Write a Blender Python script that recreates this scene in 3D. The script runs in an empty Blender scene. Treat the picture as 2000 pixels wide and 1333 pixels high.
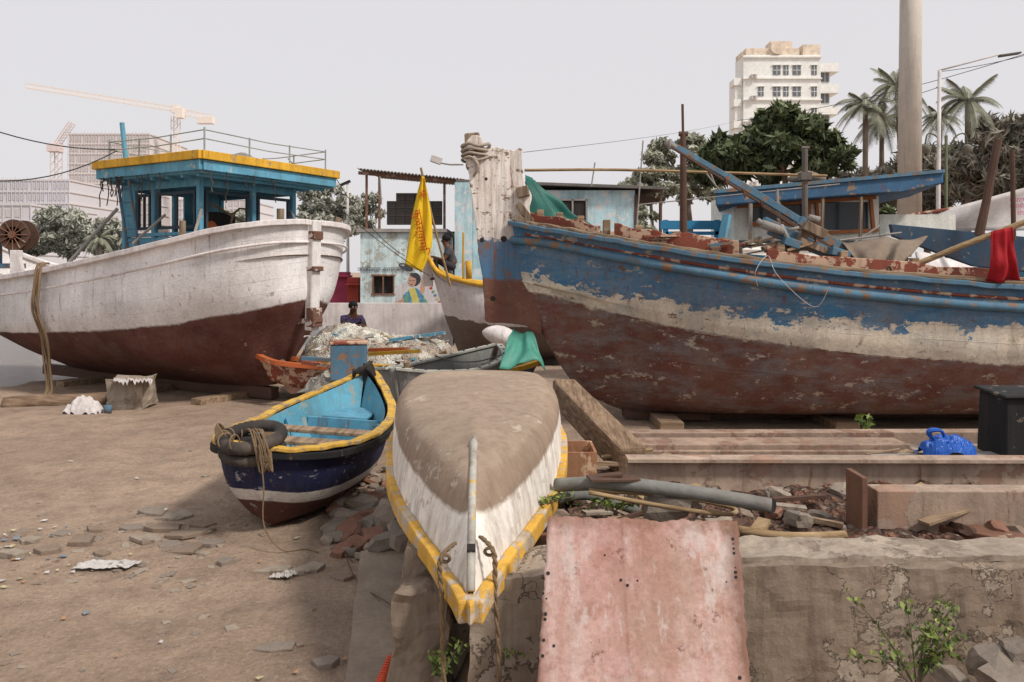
import bpy, math, random, bmesh
import numpy as np
from mathutils import Vector, Matrix, noise, Euler
random.seed(7); np.random.seed(7)
sc=bpy.context.scene; col=sc.collection
V=Vector
F=1556.0; HOR=530.0; EYE=2.2
def W(px,py,Y): return V(((px-1000)/F*Y, Y, EYE-(py-HOR)/F*Y))
def S(r,g,b,k=1.0):
    f=lambda c:((c/255+.055)/1.055)**2.4 if c>10 else c/255/12.92
    return (min(f(r)*k,.9),min(f(g)*k,.9),min(f(b)*k,.9),1)
# ------------------------------------------------ node helpers
def N(nt,typ,ins=None,**at):
    n=nt.nodes.new(typ)
    for k,v in at.items(): setattr(n,k,v)
    for k,v in (ins or {}).items():
        if isinstance(v,bpy.types.NodeSocket): nt.links.new(v,n.inputs[k])
        else: n.inputs[k].default_value=v
    return n
def nz(nt,co,scale,detail=6,rough=.6): return N(nt,'ShaderNodeTexNoise',{'Vector':co,'Scale':scale,'Detail':detail,'Roughness':rough}).outputs['Fac']
def mix(nt,f,a,b,mode='MIX'): return N(nt,'ShaderNodeMixRGB',{'Fac':f,'Color1':a,'Color2':b},blend_type=mode).outputs[0]
def thr(nt,f,lo,hi,a=0.,b=1.): return N(nt,'ShaderNodeMapRange',{'Value':f,'From Min':lo,'From Max':hi,'To Min':a,'To Max':b}).outputs[0]
def mth(nt,op,a,b=0.): return N(nt,'ShaderNodeMath',{0:a,1:b},operation=op).outputs[0]
def base(name,rough=.7,metal=0.):
    m=bpy.data.materials.new(name); m.use_nodes=True; nt=m.node_tree; b=nt.nodes['Principled BSDF']
    b.inputs['Roughness'].default_value=rough; b.inputs['Metallic'].default_value=metal
    b.inputs['Specular IOR Level'].default_value=.25
    return m,nt,b
def dk(c,k): return (min(c[0]*k,.95),min(c[1]*k,.95),min(c[2]*k,.95),1)
def paint(name,c,dirt=(.09,.06,.045,1),damt=.5,peel=None,pthr=.58,pscale=3,rough=.75,bump=.25,scale=1.,streak=True,metal=0.,rust=0.,var=.3,bscale=30,crack=0.):
    m,nt,b=base(name,rough,metal)
    co=N(nt,'ShaderNodeTexCoord').outputs['Object']
    n1=nz(nt,co,1.7*scale,5); cc=mix(nt,thr(nt,n1,.3,.7),dk(c,1-var),dk(c,1+var*.5))
    nf=nz(nt,co,bscale*scale,8,.7); cc=mix(nt,.35,cc,mix(nt,thr(nt,nf,.3,.7),(.35,.35,.35,1),(1,1,1,1)),'MULTIPLY')
    h=nf
    if peel:
        n3=nz(nt,co,pscale,12,.68); f=thr(nt,n3,pthr,pthr+.015)
        cc=mix(nt,f,cc,peel); h=mth(nt,'ADD',mth(nt,'MULTIPLY',nf,.5),mth(nt,'MULTIPLY',f,-1.))
    st=N(nt,'ShaderNodeMapping',{'Vector':co,'Scale':(5,5,.5) if streak else (1.5,1.5,1.5)}).outputs[0]
    n4=nz(nt,st,1.6*scale,7,.65); cc=mix(nt,thr(nt,n4,.46,.78,0,damt),cc,dirt)
    if rust:
        n5=nz(nt,st,2.7*scale,9,.7); cc=mix(nt,thr(nt,n5,.6,.66,0,rust),cc,S(110,60,30))
    if crack:
        wv=N(nt,'ShaderNodeVectorMath',{0:co,1:N(nt,'ShaderNodeTexNoise',{'Vector':co,'Scale':4.,'Detail':5.}).outputs['Color']},operation='ADD').outputs[0]
        vc=N(nt,'ShaderNodeTexVoronoi',{'Vector':wv,'Scale':1.3},feature='DISTANCE_TO_EDGE').outputs['Distance']
        cf=mth(nt,'MULTIPLY',thr(nt,vc,.0,.006,1,0),thr(nt,nz(nt,co,2.,3),.45,.6)); cc=mix(nt,mth(nt,'MULTIPLY',cf,crack),cc,dk(dirt,.5)); h=mth(nt,'SUBTRACT',h,mth(nt,'MULTIPLY',cf,.5))
    nt.links.new(cc,b.inputs['Base Color'])
    bp=N(nt,'ShaderNodeBump',{'Strength':bump,'Distance':.02,'Height':h}); nt.links.new(bp.outputs[0],b.inputs['Normal'])
    return m
def woodm(name,c,c2,axis='X',scale=1.):
    m,nt,b=base(name,.85); co=N(nt,'ShaderNodeTexCoord').outputs['Object']
    sc_={'X':(1,14,14),'Y':(14,1,14),'Z':(14,14,1)}[axis]
    mp=N(nt,'ShaderNodeMapping',{'Vector':co,'Scale':sc_}).outputs[0]
    n1=nz(nt,mp,1.5*scale,8,.65); n2=nz(nt,co,2.5,5)
    cc=mix(nt,thr(nt,n1,.35,.65),c,c2); cc=mix(nt,thr(nt,n2,.5,.75,0,.6),cc,dk(c,.45))
    nt.links.new(cc,b.inputs['Base Color']); bp=N(nt,'ShaderNodeBump',{'Strength':.6,'Distance':.03,'Height':n1}); nt.links.new(bp.outputs[0],b.inputs['Normal'])
    return m
def hullm(name,bands,planks=9,dirt=(.1,.07,.05,1),damt=.5,patch=None,pthr=.6,rust=.6,rough=.75,seam=.35,dust=None,dustamt=.4,pamt=.9,psc=3.2,patch2=None,pthr2=.62,soft=.004,fade=None,grain=None):
    m,nt,b=base(name,rough); tc=N(nt,'ShaderNodeTexCoord'); co=tc.outputs['Object']; uv=N(nt,'ShaderNodeSeparateXYZ',{0:tc.outputs['UV']})
    v=uv.outputs[1]
    st=N(nt,'ShaderNodeMapping',{'Vector':co,'Scale':(1,1,1.6)}).outputs[0]
    nj=nz(nt,st,2.2,15,.74); nj0=mth(nt,'SUBTRACT',nj,.5)
    cc=bands[0][1]
    n1=nz(nt,co,1.1,6)
    for i in range(1,len(bands)):
        lim=bands[i-1][0]; jg=bands[i-1][2]
        vv=mth(nt,'ADD',v,mth(nt,'MULTIPLY',nj0,jg))
        cc=mix(nt,thr(nt,vv,lim-soft,lim+soft),cc,bands[i][1])
    cc=mix(nt,1.,cc,mix(nt,thr(nt,n1,.3,.7),(.72,.72,.72,1),(1.12,1.12,1.12,1)),'MULTIPLY')
    h=nz(nt,co,28,8,.7); f=None
    if fade:
        nf_=nz(nt,N(nt,'ShaderNodeMapping',{'Vector':co,'Scale':(.8,.8,2.4),'Location':(2,9,5)}).outputs[0],2.6,12,.72); cc=mix(nt,thr(nt,nf_,.45,.62,0,.4),cc,fade)
    if dust:
        n7=nz(nt,N(nt,'ShaderNodeMapping',{'Vector':co,'Scale':(1,1,1),'Location':(9,1,3)}).outputs[0],2.1,10,.7); cc=mix(nt,thr(nt,n7,.42,.68,0,dustamt),cc,dust)
    if grain:
        n9=nz(nt,N(nt,'ShaderNodeMapping',{'Vector':co,'Scale':grain}).outputs[0],3.,9,.7); cc=mix(nt,thr(nt,n9,.45,.7,0,.55),cc,dk(dirt,1.)); h=mth(nt,'ADD',h,mth(nt,'MULTIPLY',n9,.8))
    if patch:
        n3=nz(nt,N(nt,'ShaderNodeMapping',{'Vector':co,'Scale':(1,1,1.8),'Location':(4,2,1)}).outputs[0],psc,15,.74)
        f=thr(nt,n3,pthr,pthr+.008); cc=mix(nt,mth(nt,'MULTIPLY',f,pamt),cc,patch)
    if patch2:
        n8=nz(nt,N(nt,'ShaderNodeMapping',{'Vector':co,'Scale':(1,1,1.6),'Location':(14,7,1)}).outputs[0],4.5,15,.74)
        f8=thr(nt,n8,pthr2,pthr2+.008); cc=mix(nt,mth(nt,'MULTIPLY',f8,.9),cc,patch2)
    n6=nz(nt,co,11,10,.75); cc=mix(nt,thr(nt,n6,.61,.63,0,.6),cc,dk(dirt,2.2))
    stv=N(nt,'ShaderNodeMapping',{'Vector':co,'Scale':(6,6,.45)}).outputs[0]
    n4=nz(nt,stv,1.5,8,.65); cc=mix(nt,thr(nt,n4,.48,.78,0,damt),cc,dirt)
    n5=nz(nt,stv,2.3,9,.7); cc=mix(nt,thr(nt,n5,.6,.68,0,rust),cc,S(120,68,35))
    cc=mix(nt,.45,cc,mix(nt,thr(nt,h,.3,.7),(.4,.4,.4,1),(1,1,1,1)),'MULTIPLY')
    hh=mth(nt,'ADD',mth(nt,'MULTIPLY',h,.35),mth(nt,'MULTIPLY',n6,.4))
    if f: hh=mth(nt,'SUBTRACT',hh,mth(nt,'MULTIPLY',f,.35))
    if seam:
        vw=mth(nt,'ADD',v,mth(nt,'MULTIPLY',mth(nt,'SUBTRACT',n1,.5),.012))
        fr=mth(nt,'FRACT',mth(nt,'MULTIPLY',vw,float(planks))); d=mth(nt,'ABSOLUTE',mth(nt,'SUBTRACT',fr,.5))
        sm=mth(nt,'MULTIPLY',thr(nt,d,.47,.5),thr(nt,nz(nt,co,3.,3),.35,.6)); cc=mix(nt,mth(nt,'MULTIPLY',sm,seam),cc,dk(dirt,.6))
        hh=mth(nt,'SUBTRACT',hh,mth(nt,'MULTIPLY',sm,.5))
    nt.links.new(cc,b.inputs['Base Color'])
    bp=N(nt,'ShaderNodeBump',{'Strength':.4,'Distance':.03,'Height':hh}); nt.links.new(bp.outputs[0],b.inputs['Normal'])
    return m
# ------------------------------------------------ mesh builder
MW={}
def tag(o,label=None,category=None,kind=None,group=None):
    if label:o['label']=label
    if category:o['category']=category
    if kind:o['kind']=kind
    if group:o['group']=group
def root(name,loc,rz=0,label=None,category=None,group=None,rx=0,ry=0):
    o=bpy.data.objects.new(name,None); col.objects.link(o); o.empty_display_size=.3
    o.location=loc; o.rotation_euler=(rx,ry,rz)
    MW[o]=Matrix.Translation(V(loc))@Euler((rx,ry,rz)).to_matrix().to_4x4()
    tag(o,label,category,None,group); return o
class MB:
    def __init__(s): s.v=[];s.f=[];s.m=[];s.uv={}
    def add(s,vs,fs,mi=0,uvs=None):
        b=len(s.v); s.v+= [V(p) for p in vs]
        for f in fs: s.f.append([b+i for i in f]); s.m.append(mi)
        if uvs:
            for i,u in enumerate(uvs): s.uv[b+i]=u
        return s
    def box(s,c,d,mi=0,rz=0,R=None,taper=1.):
        c=V(c);hx,hy,hz=d[0]/2,d[1]/2,d[2]/2
        R=R or Matrix.Rotation(rz,3,'Z')
        P=[]
        for z in(-1,1):
            t=taper if z>0 else 1
            for x,y in((-1,-1),(1,-1),(1,1),(-1,1)): P.append(c+R@V((x*hx*t,y*hy*t,z*hz)))
        return s.add(P,[(0,3,2,1),(4,5,6,7),(0,1,5,4),(1,2,6,5),(2,3,7,6),(3,0,4,7)],mi)
    def beam(s,a,b,w,h,mi=0,up=(0,0,1),w2=None,h2=None):
        a=V(a);b=V(b);d=(b-a).normalized();u=V(up)
        if abs(d.dot(u))>.97:u=V((0,1,0))
        x=d.cross(u).normalized();y=x.cross(d)
        w2=w2 or w;h2=h2 or h
        P=[a-x*w/2-y*h/2,a+x*w/2-y*h/2,a+x*w/2+y*h/2,a-x*w/2+y*h/2,b-x*w2/2-y*h2/2,b+x*w2/2-y*h2/2,b+x*w2/2+y*h2/2,b-x*w2/2+y*h2/2]
        return s.add(P,[(0,1,2,3),(4,7,6,5),(0,4,5,1),(1,5,6,2),(2,6,7,3),(3,7,4,0)],mi)
    def tube(s,pts,r,n=8,mi=0):
        pts=[V(p) for p in pts];k=len(pts);rs=r if isinstance(r,(list,tuple)) else [r]*k
        P=[];u=None
        for i in range(k):
            d=(pts[min(i+1,k-1)]-pts[max(i-1,0)]).normalized()
            if u is None:
                u=V((0,0,1)) if abs(d.z)<.9 else V((0,1,0))
            x=d.cross(u).normalized(); u=x.cross(d).normalized()
            for j in range(n):
                a=2*math.pi*j/n; P.append(pts[i]+(x*math.cos(a)+u*math.sin(a))*rs[i])
        fs=[]
        for i in range(k-1):
            for j in range(n): fs.append((i*n+j,i*n+(j+1)%n,(i+1)*n+(j+1)%n,(i+1)*n+j))
        fs.append(tuple(range(n))[::-1]); fs.append(tuple((k-1)*n+j for j in range(n)))
        return s.add(P,fs,mi)
    def prism(s,poly,ext,mi=0):
        e=V(ext);P=[V(p) for p in poly];n=len(P);P2=P+[p+e for p in P]
        fs=[tuple(range(n)),tuple(range(2*n-1,n-1,-1))]+[(i,n+i,n+(i+1)%n,(i+1)%n) for i in range(n)]
        return s.add(P2,fs,mi)
    def grid(s,G,mi=0,uv=None,close=False):
        a=len(G);b=len(G[0]);P=[p for r in G for p in r]
        fs=[(i*b+j,i*b+j+1,(i+1)*b+j+1,(i+1)*b+j) for i in range(a-1) for j in range(b-1)]
        return s.add(P,fs,mi,[u for r in uv for u in r] if uv else None)
    def build(s,name,mats,parent=None,frame=None,label=None,category=None,kind=None,group=None,smooth=False,bevel=0,solid=0,solo=0):
        if not isinstance(mats,(list,tuple)):mats=[mats]
        Mf=MW[frame] if frame else Matrix.Identity(4)
        Mp=MW[parent].inverted() if parent else Matrix.Identity(4)
        Mx=Mp@Mf; vs=[Mx@p for p in s.v]
        xs=[p.x for p in vs];ys=[p.y for p in vs];zs=[p.z for p in vs]
        c=V(((min(xs)+max(xs))/2,(min(ys)+max(ys))/2,min(zs)))
        if kind=='structure':c=V((0,0,0))
        me=bpy.data.meshes.new(name); me.from_pydata([tuple(p-c) for p in vs],[],s.f)
        for m in mats: me.materials.append(m)
        me.polygons.foreach_set('material_index',s.m)
        if s.uv:
            ul=me.uv_layers.new(name='UVMap')
            for l in me.loops: ul.data[l.index].uv=s.uv.get(l.vertex_index,(0,0))
        if smooth: me.polygons.foreach_set('use_smooth',[True]*len(me.polygons))
        me.update()
        o=bpy.data.objects.new(name,me); col.objects.link(o); o.location=c
        if parent:o.parent=parent
        MW[o]=(MW[parent] if parent else Matrix.Identity(4))@Matrix.Translation(c)
        if solid:
            md=o.modifiers.new('solid','SOLIDIFY'); md.thickness=solid; md.offset=0
        if bevel:
            md=o.modifiers.new('bevel','BEVEL'); md.width=bevel; md.segments=2; md.limit_method='ANGLE'; md.angle_limit=.6
        tag(o,label,category,kind,group); return o
def cr(p0,p1,p2,p3,t):
    return .5*((2*p1)+(-p0+p2)*t+(2*p0-5*p1+4*p2-p3)*t*t+(-p0+3*p1-3*p2+p3)*t**3)
def crs(P,n):
    P=[np.array(p,float) for p in P];out=[]
    for i in range(len(P)-1):
        a=P[max(i-1,0)];b=P[i];c=P[i+1];d=P[min(i+2,len(P)-1)]
        for k in range(n): out.append(cr(a,b,c,d,k/n))
    out.append(P[-1]);return out
def curve(P,n=6): return [V(p) for p in crs(P,n)]
def hullgrid(st,vs,nx=8,nk=4):
    K=len(vs); lines=[crs([s_[k] for s_ in st],nx) for k in range(K)]
    rows=[]
    for i in range(len(lines[0])):
        rows.append(crs([list(lines[k][i])+[vs[k]] for k in range(K)],nk))
    return rows,lines
def mkhull(mb,rows,side,mi=0,off=0,dz=0):
    G=[[V((p[0],side*max(p[1]-off,.0),p[2]+dz)) for p in r] for r in rows]
    uv=[[(i*.05,float(p[3])) for p in r] for i,r in enumerate(rows)]
    if side>0: G=[r[::-1] for r in G]; uv=[r[::-1] for r in uv]
    mb.grid(G,mi,uv)
def closend(mb,r,flip=False):
    G=[[V((p[0],-p[1],p[2])) for p in r],[V((p[0]-(0.02 if not flip else -.02),0,p[2])) for p in r],[V((p[0],p[1],p[2])) for p in r]]
    uv=[[(0,float(p[3])) for p in r]]*3
    mb.grid(G,0,uv)
def weld(o,d=.0008):
    bm=bmesh.new(); bm.from_mesh(o.data); bmesh.ops.remove_doubles(bm,verts=bm.verts,dist=d); bmesh.ops.recalc_face_normals(bm,faces=bm.faces); bm.to_mesh(o.data); bm.free()
def sweep(mb,pts,w,h,mi=0,wob=0.):
    pts=[V(p) for p in pts];k=len(pts);P=[]
    for i in range(k):
        d=(pts[min(i+1,k-1)]-pts[max(i-1,0)]);d.z=0;d.normalize();x=V((d.y,-d.x,0))
        o=V((0,0,wob*noise.noise(pts[i]*5)))
        for a,b in((-1,-1),(1,-1),(1,1),(-1,1)): P.append(pts[i]+o+x*a*w/2+V((0,0,b*h/2)))
    fs=[(i*4+j,i*4+(j+1)%4,i*4+4+(j+1)%4,i*4+4+j) for i in range(k-1) for j in range(4)]
    fs+=[(0,3,2,1),((k-1)*4,(k-1)*4+1,(k-1)*4+2,(k-1)*4+3)]
    mb.add(P,fs,mi)
def sst(a,b,x):
    t=max(0,min(1,(x-a)/(b-a)));return t*t*(3-2*t)
# ------------------------------------------------ materials
white=paint('white_paint',S(218,211,209,1.18),damt=.35,rust=.4,peel=S(160,145,130),pthr=.66,pscale=5)
turq=paint('turquoise_paint',S(96,158,184,1.1),damt=.5,peel=S(160,172,172),pthr=.6,pscale=5,rust=.5)
turqd=paint('faded_blue_paint',S(90,128,152,1.0),damt=.45,peel=S(132,104,82),pthr=.55,pscale=6,rust=.5)
yellow=paint('yellow_paint',S(218,168,55,1.1),damt=.5,peel=S(160,138,106),pthr=.6,pscale=7,rust=.5)
blue=paint('blue_paint',S(66,108,144,1.0),damt=.4,peel=S(146,122,100),pthr=.57,pscale=5,rust=.4)
navyb=paint('dark_blue_paint',S(52,76,98,1.0),damt=.4,peel=S(120,110,100),pthr=.62,pscale=5,rust=.3)
redp=paint('red_paint',S(138,74,58,1.),damt=.5,peel=S(190,160,136),pthr=.51,pscale=6)
orange=paint('orange_paint',S(194,104,60,1.),damt=.4,peel=S(190,150,120),pthr=.6,pscale=5)
rustm=paint('rusty_steel',S(130,94,76),damt=.5,peel=S(162,138,120),pthr=.56,pscale=4,rust=.7)
rustd=paint('dark_rust',S(96,72,60),damt=.5,rust=.7)
steelp=paint('pale_rusty_steel',S(184,162,144),damt=.6,peel=S(160,130,112),pthr=.57,pscale=2.5,rust=.7,bump=.5)
greys=paint('grey_steel',S(160,155,150),damt=.4,rust=.5)
dark=paint('dark_stuff',S(48,45,43),damt=.3)
blackm=paint('black_paint',S(38,38,40),damt=.3,peel=S(95,86,76),pthr=.6,pscale=6)
rubber=paint('rubber',S(60,56,54),damt=.55,dirt=S(130,114,98),bump=.4,rough=.85,streak=False)
conc=paint('concrete',S(168,154,138),damt=.6,bump=.6,peel=S(140,126,112),pthr=.56,pscale=2,crack=.2)
concd=paint('dirty_masonry',S(140,124,108,1.12),damt=.75,bump=1.,peel=S(160,146,130),pthr=.55,pscale=1.8,bscale=14,crack=.35)
stone=paint('grey_stone',S(146,134,122),damt=.5,bump=.6,streak=False)
brick=paint('red_brick',S(148,108,90),damt=.4,bump=.7,streak=False)
wood=woodm('weathered_wood',S(160,138,114),S(110,88,68))
woodz=woodm('weathered_wood_upright',S(152,134,116),S(92,74,58),'Z')
bamboo=woodm('bamboo',S(170,146,112),S(124,100,72))
ropem=paint('rope',S(146,122,94),damt=.4,bump=.8,streak=False,bscale=60)
wirem=paint('wire_black',S(60,60,60),damt=.1)
greent=paint('green_tarpaulin',S(84,158,140,1.0),damt=.35,rough=.5,streak=False)
darkgreent=paint('dark_green_tarpaulin',S(42,106,96,1.0),damt=.3,rough=.5,streak=False)
whitecloth=paint('white_cloth',S(215,208,205),damt=.3,streak=False)
redc=paint('red_cloth',S(170,24,36),damt=.1,streak=False,var=.4)
yellowc=paint('yellow_cloth',S(238,192,40,1.1),damt=.05,streak=False,var=.1,bump=.05)
bluebag=paint('blue_plastic',S(45,98,190),damt=.05,rough=.25,streak=False)
textred=paint('lettering_red',S(195,60,25),damt=.0)
textpink=paint('lettering_pink',S(205,110,150),damt=0)
textdark=paint('lettering_dark',S(100,108,118),damt=.1)
glass,_,gb=base('window_glass',.12); gb.inputs['Base Color'].default_value=(.05,.06,.07,1)
gm,nt,b=base('dirt_ground',.95); co=N(nt,'ShaderNodeTexCoord').outputs['Object']
n1=nz(nt,co,.45,8,.6);n2=nz(nt,co,3,8,.7);n3=nz(nt,co,30,8,.75)
cc=mix(nt,thr(nt,n1,.38,.62),S(160,138,120,1.1),S(182,158,137,1.15))
cc=mix(nt,thr(nt,n2,.45,.7,0,.6),cc,S(124,106,92))
n9=nz(nt,co,9,9,.75); cc=mix(nt,thr(nt,n9,.55,.6,0,.35),cc,S(192,172,152))
cc=mix(nt,.7,cc,mix(nt,thr(nt,n3,.3,.7),(.48,.48,.48,1),(1.1,1.1,1.1,1)),'MULTIPLY')
vo=N(nt,'ShaderNodeTexVoronoi',{'Vector':co,'Scale':16.,'Randomness':1.})
selp=N(nt,'ShaderNodeSeparateColor',{0:vo.outputs['Color']}).outputs[0]
dd=thr(nt,mth(nt,'ADD',vo.outputs['Distance'],mth(nt,'MULTIPLY',n3,.25)),.22,.3,1,0); peb=mth(nt,'MULTIPLY',dd,thr(nt,selp,.78,.8))
cc=mix(nt,mth(nt,'MULTIPLY',peb,.7),cc,mix(nt,selp,S(175,155,140),S(190,175,160)))
vo2=N(nt,'ShaderNodeTexVoronoi',{'Vector':co,'Scale':45.,'Randomness':1.})
sel2=N(nt,'ShaderNodeSeparateColor',{0:vo2.outputs['Color']}).outputs[1]; peb2=mth(nt,'MULTIPLY',thr(nt,vo2.outputs['Distance'],.15,.3,1,0),thr(nt,sel2,.75,.77))
cc=mix(nt,mth(nt,'MULTIPLY',peb2,.6),cc,mix(nt,thr(nt,selp,.45,.5),S(95,80,70),S(190,175,160)))
nt.links.new(cc,b.inputs['Base Color'])
hh=mth(nt,'ADD',mth(nt,'ADD',mth(nt,'MULTIPLY',n2,1.6),mth(nt,'MULTIPLY',n3,.5)),mth(nt,'MULTIPLY',peb,.5))
bp=N(nt,'ShaderNodeBump',{'Strength':1.,'Distance':.06,'Height':hh}); nt.links.new(bp.outputs[0],b.inputs['Normal'])
wm,nt,b=base('sea_water',.2); b.inputs['Base Color'].default_value=S(140,136,132); co=N(nt,'ShaderNodeTexCoord').outputs['Object']
mp=N(nt,'ShaderNodeMapping',{'Vector':co,'Scale':(1,3,1)}).outputs[0]
bp=N(nt,'ShaderNodeBump',{'Strength':1.,'Distance':.3,'Height':nz(nt,mp,3.,6)}); nt.links.new(bp.outputs[0],b.inputs['Normal'])
# ------------------------------------------------ ground & water
SX,SY=-3.35,13.2; CA,SA=math.cos(math.radians(30)),math.sin(math.radians(30))
def sp(x,y): return (-CA*(x-SX)+SA*(y-SY), SA*(x-SX)+CA*(y-SY))
def gz(x,y):
    z=0.035*noise.noise(V((x*.7,y*.7,0)))+.022*noise.noise(V((x*3,y*3,3)))+.01*noise.noise(V((x*9,y*9,5)))
    if y<25:
        k=sst(-.4,-.1,x) if y<8 else sst(-1.6,.3,x)
        lvl=.45 if y<6.4 else .45-.27*sst(6.4,7.6,y)
        z+=lvl*k*sst(3.72,3.9,y)*(1-sst(15,20,y))
    s,p=sp(x,y)
    if y<90: z-= .5*sst(6.7,7.4,s)*(1-sst(60,80,y))*sst(-2.,-4.,x)
    return z
def axis(vals):
    o=[]
    for a,b_,n in vals: o+=[a+(b_-a)*i/n for i in range(n)]
    o.append(vals[-1][1]); return o
xs=axis([(-700,-100,6),(-100,-20,10),(-20,-8,24),(-8,8,200),(8,20,24),(20,100,10),(100,700,6)])
ys=axis([(-30,2,10),(2,9,140),(9,25,90),(25,60,20),(60,150,10),(150,1200,8)])
m=MB(); m.grid([[V((x,y,gz(x,y))) for y in ys] for x in xs][::-1]); m.build('ground',gm,kind='structure',smooth=True)
m=MB(); m.grid([[V((x,y,-.16)) for y in (12,30,60,85)] for x in(-5,-40,-120,-400)]); m.build('water',wm,kind='structure')
# ------------------------------------------------ blue boat (big one)
BY=10.8
boat=root('fishing_boat',(0,BY,0.0),0,'large weathered blue, cream and red wooden fishing boat on wooden blocks','boat')
vs=[0,.2,.45,.62,.86,1.]
st=[
 [(1.6,.05,.28),(.82,.07,.72),(.12,.09,1.98),(.08,.09,2.1),(.0,.1,2.62),(-.02,.11,2.84)],
 [(1.7,.06,.28),(1.15,.17,.6),(.66,.36,1.85),(.6,.42,1.98),(.55,.52,2.54),(.5,.57,2.72)],
 [(2.,.07,.28),(1.7,.4,.55),(1.3,.72,1.68),(1.3,.8,1.84),(1.25,.92,2.38),(1.2,.96,2.58)],
 [(2.75,.08,.28),(2.5,.75,.53),(2.3,1.1,1.48),(2.3,1.16,1.7),(2.3,1.27,2.18),(2.3,1.28,2.38)],
 [(4.,.08,.28),(4,.95,.5),(4,1.32,1.25),(4,1.38,1.56),(4,1.45,1.93),(4,1.45,2.17)],
 [(6.2,.08,.28),(6.2,1.0,.5),(6.2,1.4,1.1),(6.2,1.46,1.45),(6.2,1.5,1.76),(6.2,1.5,2.0)],
 [(8.5,.08,.28),(8.5,.9,.55),(8.5,1.3,1.05),(8.5,1.36,1.4),(8.5,1.42,1.8),(8.5,1.42,2.05)],
 [(10.6,.08,.4),(10.8,.5,.75),(10.9,.85,1.15),(10.9,.95,1.5),(11,1.0,1.95),(11,1.0,2.25)]]
rows,lines=hullgrid(st,vs,10,5)
RB=S(114,72,62,1.0)
BLU=S(64,114,150,1.12)
hm=hullm('blue_boat_hull_paint',[(.445,RB,.09),(.65,S(214,202,184,1.18),.8),(1.2,BLU,0)],planks=9,patch=S(192,180,162),pthr=.59,damt=.42,rust=.8,dust=S(156,132,114),dustamt=.34,pamt=.75,patch2=S(120,88,68),pthr2=.615,seam=.4,soft=.006,fade=S(136,150,156))
m=MB(); mkhull(m,rows,-1); mkhull(m,rows,1); closend(m,rows[0])
last=rows[-1]; m.add([V((p[0],-p[1],p[2])) for p in last]+[V((p[0],p[1],p[2])) for p in last[::-1]],[tuple(range(2*len(last)))])
m.build('hull',hm,boat,boat,smooth=True)
m=MB()
for sd in(-1,1):
    L=[V((p[0],sd*(p[1]+.03),p[2])) for p in lines[5]]; sweep(m,L,.13,.06,0,.02)
    L=[V((p[0],sd*(p[1]-.05),p[2]+.05)) for p in lines[5][6:]]; sweep(m,L,.1,.05,1,.04)
m.build('gunwale',[turqd,wood],boat,boat,bevel=.01)
for mi_,(nm,ml) in enumerate([('rubbing_strake',turqd),('lower_moulding',redp)]):
    m=MB()
    for sd in(-1,1):
        if mi_==0: m.tube([V((p[0],sd*(p[1]+.035),p[2])) for p in lines[4]],.055,8,0)
        else: m.tube([V((p[0],sd*(p[1]+.01),p[2]*.55+q[2]*.45)) for p,q in zip(lines[4],lines[5])][4:],.022,6,0)
    m.build(nm,[ml],boat,boat,smooth=True)
m=MB(); G=[[V((p[0],t*max(p[1]-.1,.02),p[2]-.25)) for t in(-1,0,1)] for p in lines[5]]; m.grid(G); m.build('deck',wood,boat,boat)
m=MB()
for sd in(-1,1):
    for a_,b_ in((6,20),(21,34),(35,50)):
        L=[V((p[0],sd*max(p[1]-.22,.05),p[2]+.1+.03*math.sin(a_))) for p in lines[5][a_:b_]]
        sweep(m,L,.06,.24,0,.06)
    for p in lines[5][8:48:4]: m.box((p[0],sd*max(p[1]-.27,.05),p[2]+.1),(.09,.08,.34),1)
m.build('coaming',[redp,wood],boat,boat,bevel=.008,label='peeling red and cream inner coaming')
def L2(px,py,dy=0): p=W(px,py,BY); return V((p.x,dy,p.z))
prof=[(922,268),(940,270),(948,294),(968,290),(1000,297),(1018,292),(1020,330),(1026,362),(1038,385),(1034,412),(1044,440),(1036,470),(1042,520),(1050,575),(1058,645),(1046,650),(1032,638),(1018,634),(985,630),(950,627),(947,600),(943,540),(935,500),(933,470),(924,400),(914,330),(906,292)]
sm_=hullm('stem_paint',[(.5,RB,.12),(.745,BLU,.4),(1.9,S(222,214,206,1.18),0)],planks=1,patch=S(126,92,70),pthr=.585,rust=1.,seam=0,damt=.6,dust=S(150,116,92),dustamt=.3,patch2=S(98,64,48),pthr2=.59,psc=4,soft=.01,grain=(9,9,.6))
m=MB(); zs_=W(0,545,BY).z
pp=crs([(L2(x,y).x,L2(x,y).z) for x,y in prof+[prof[0]]],4)[:-1]
pp=[(p[0]+.012*noise.noise(V((p[1]*9,0,0))),p[1]) for p in pp]
m.prism([V((p[0],-.13,p[1])) for p in pp],(0,.26,0))
for i,p in enumerate(m.v): m.uv[i]=(p.x,.5+(p.z-zs_)*.46)
m.build('stem_post',sm_,boat,boat,bevel=.03,label='cracked stem post, white above blue and red, streaked with rust')
m=MB()
m.beam(L2(928,330),L2(922,262),.24,.24,0,w2=.2,h2=.22); m.beam(L2(905,303,-.02),L2(945,300,-.02),.26,.08,0)
m.build('bollard_head',[woodz],boat,boat,bevel=.02,label='splintered wooden post head')
m=MB()
for y in(288,297,306,314): m.tube(curve([L2(904,y,-.12),L2(918,y-4,-.18),L2(935,y+3+random.uniform(-5,5),-.18),L2(955,y+random.uniform(-6,6),-.1),L2(950,y,.15),L2(912,y,.16),L2(903,y,0),L2(904,y,-.12)],3),random.uniform(.018,.028),6,0)
m.tube(curve([L2(925,310,-.17),L2(935,330,-.18),L2(925,348,-.15)],3),[.03,.035,.03,.03,.025,.02,.01],6,0)
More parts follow.
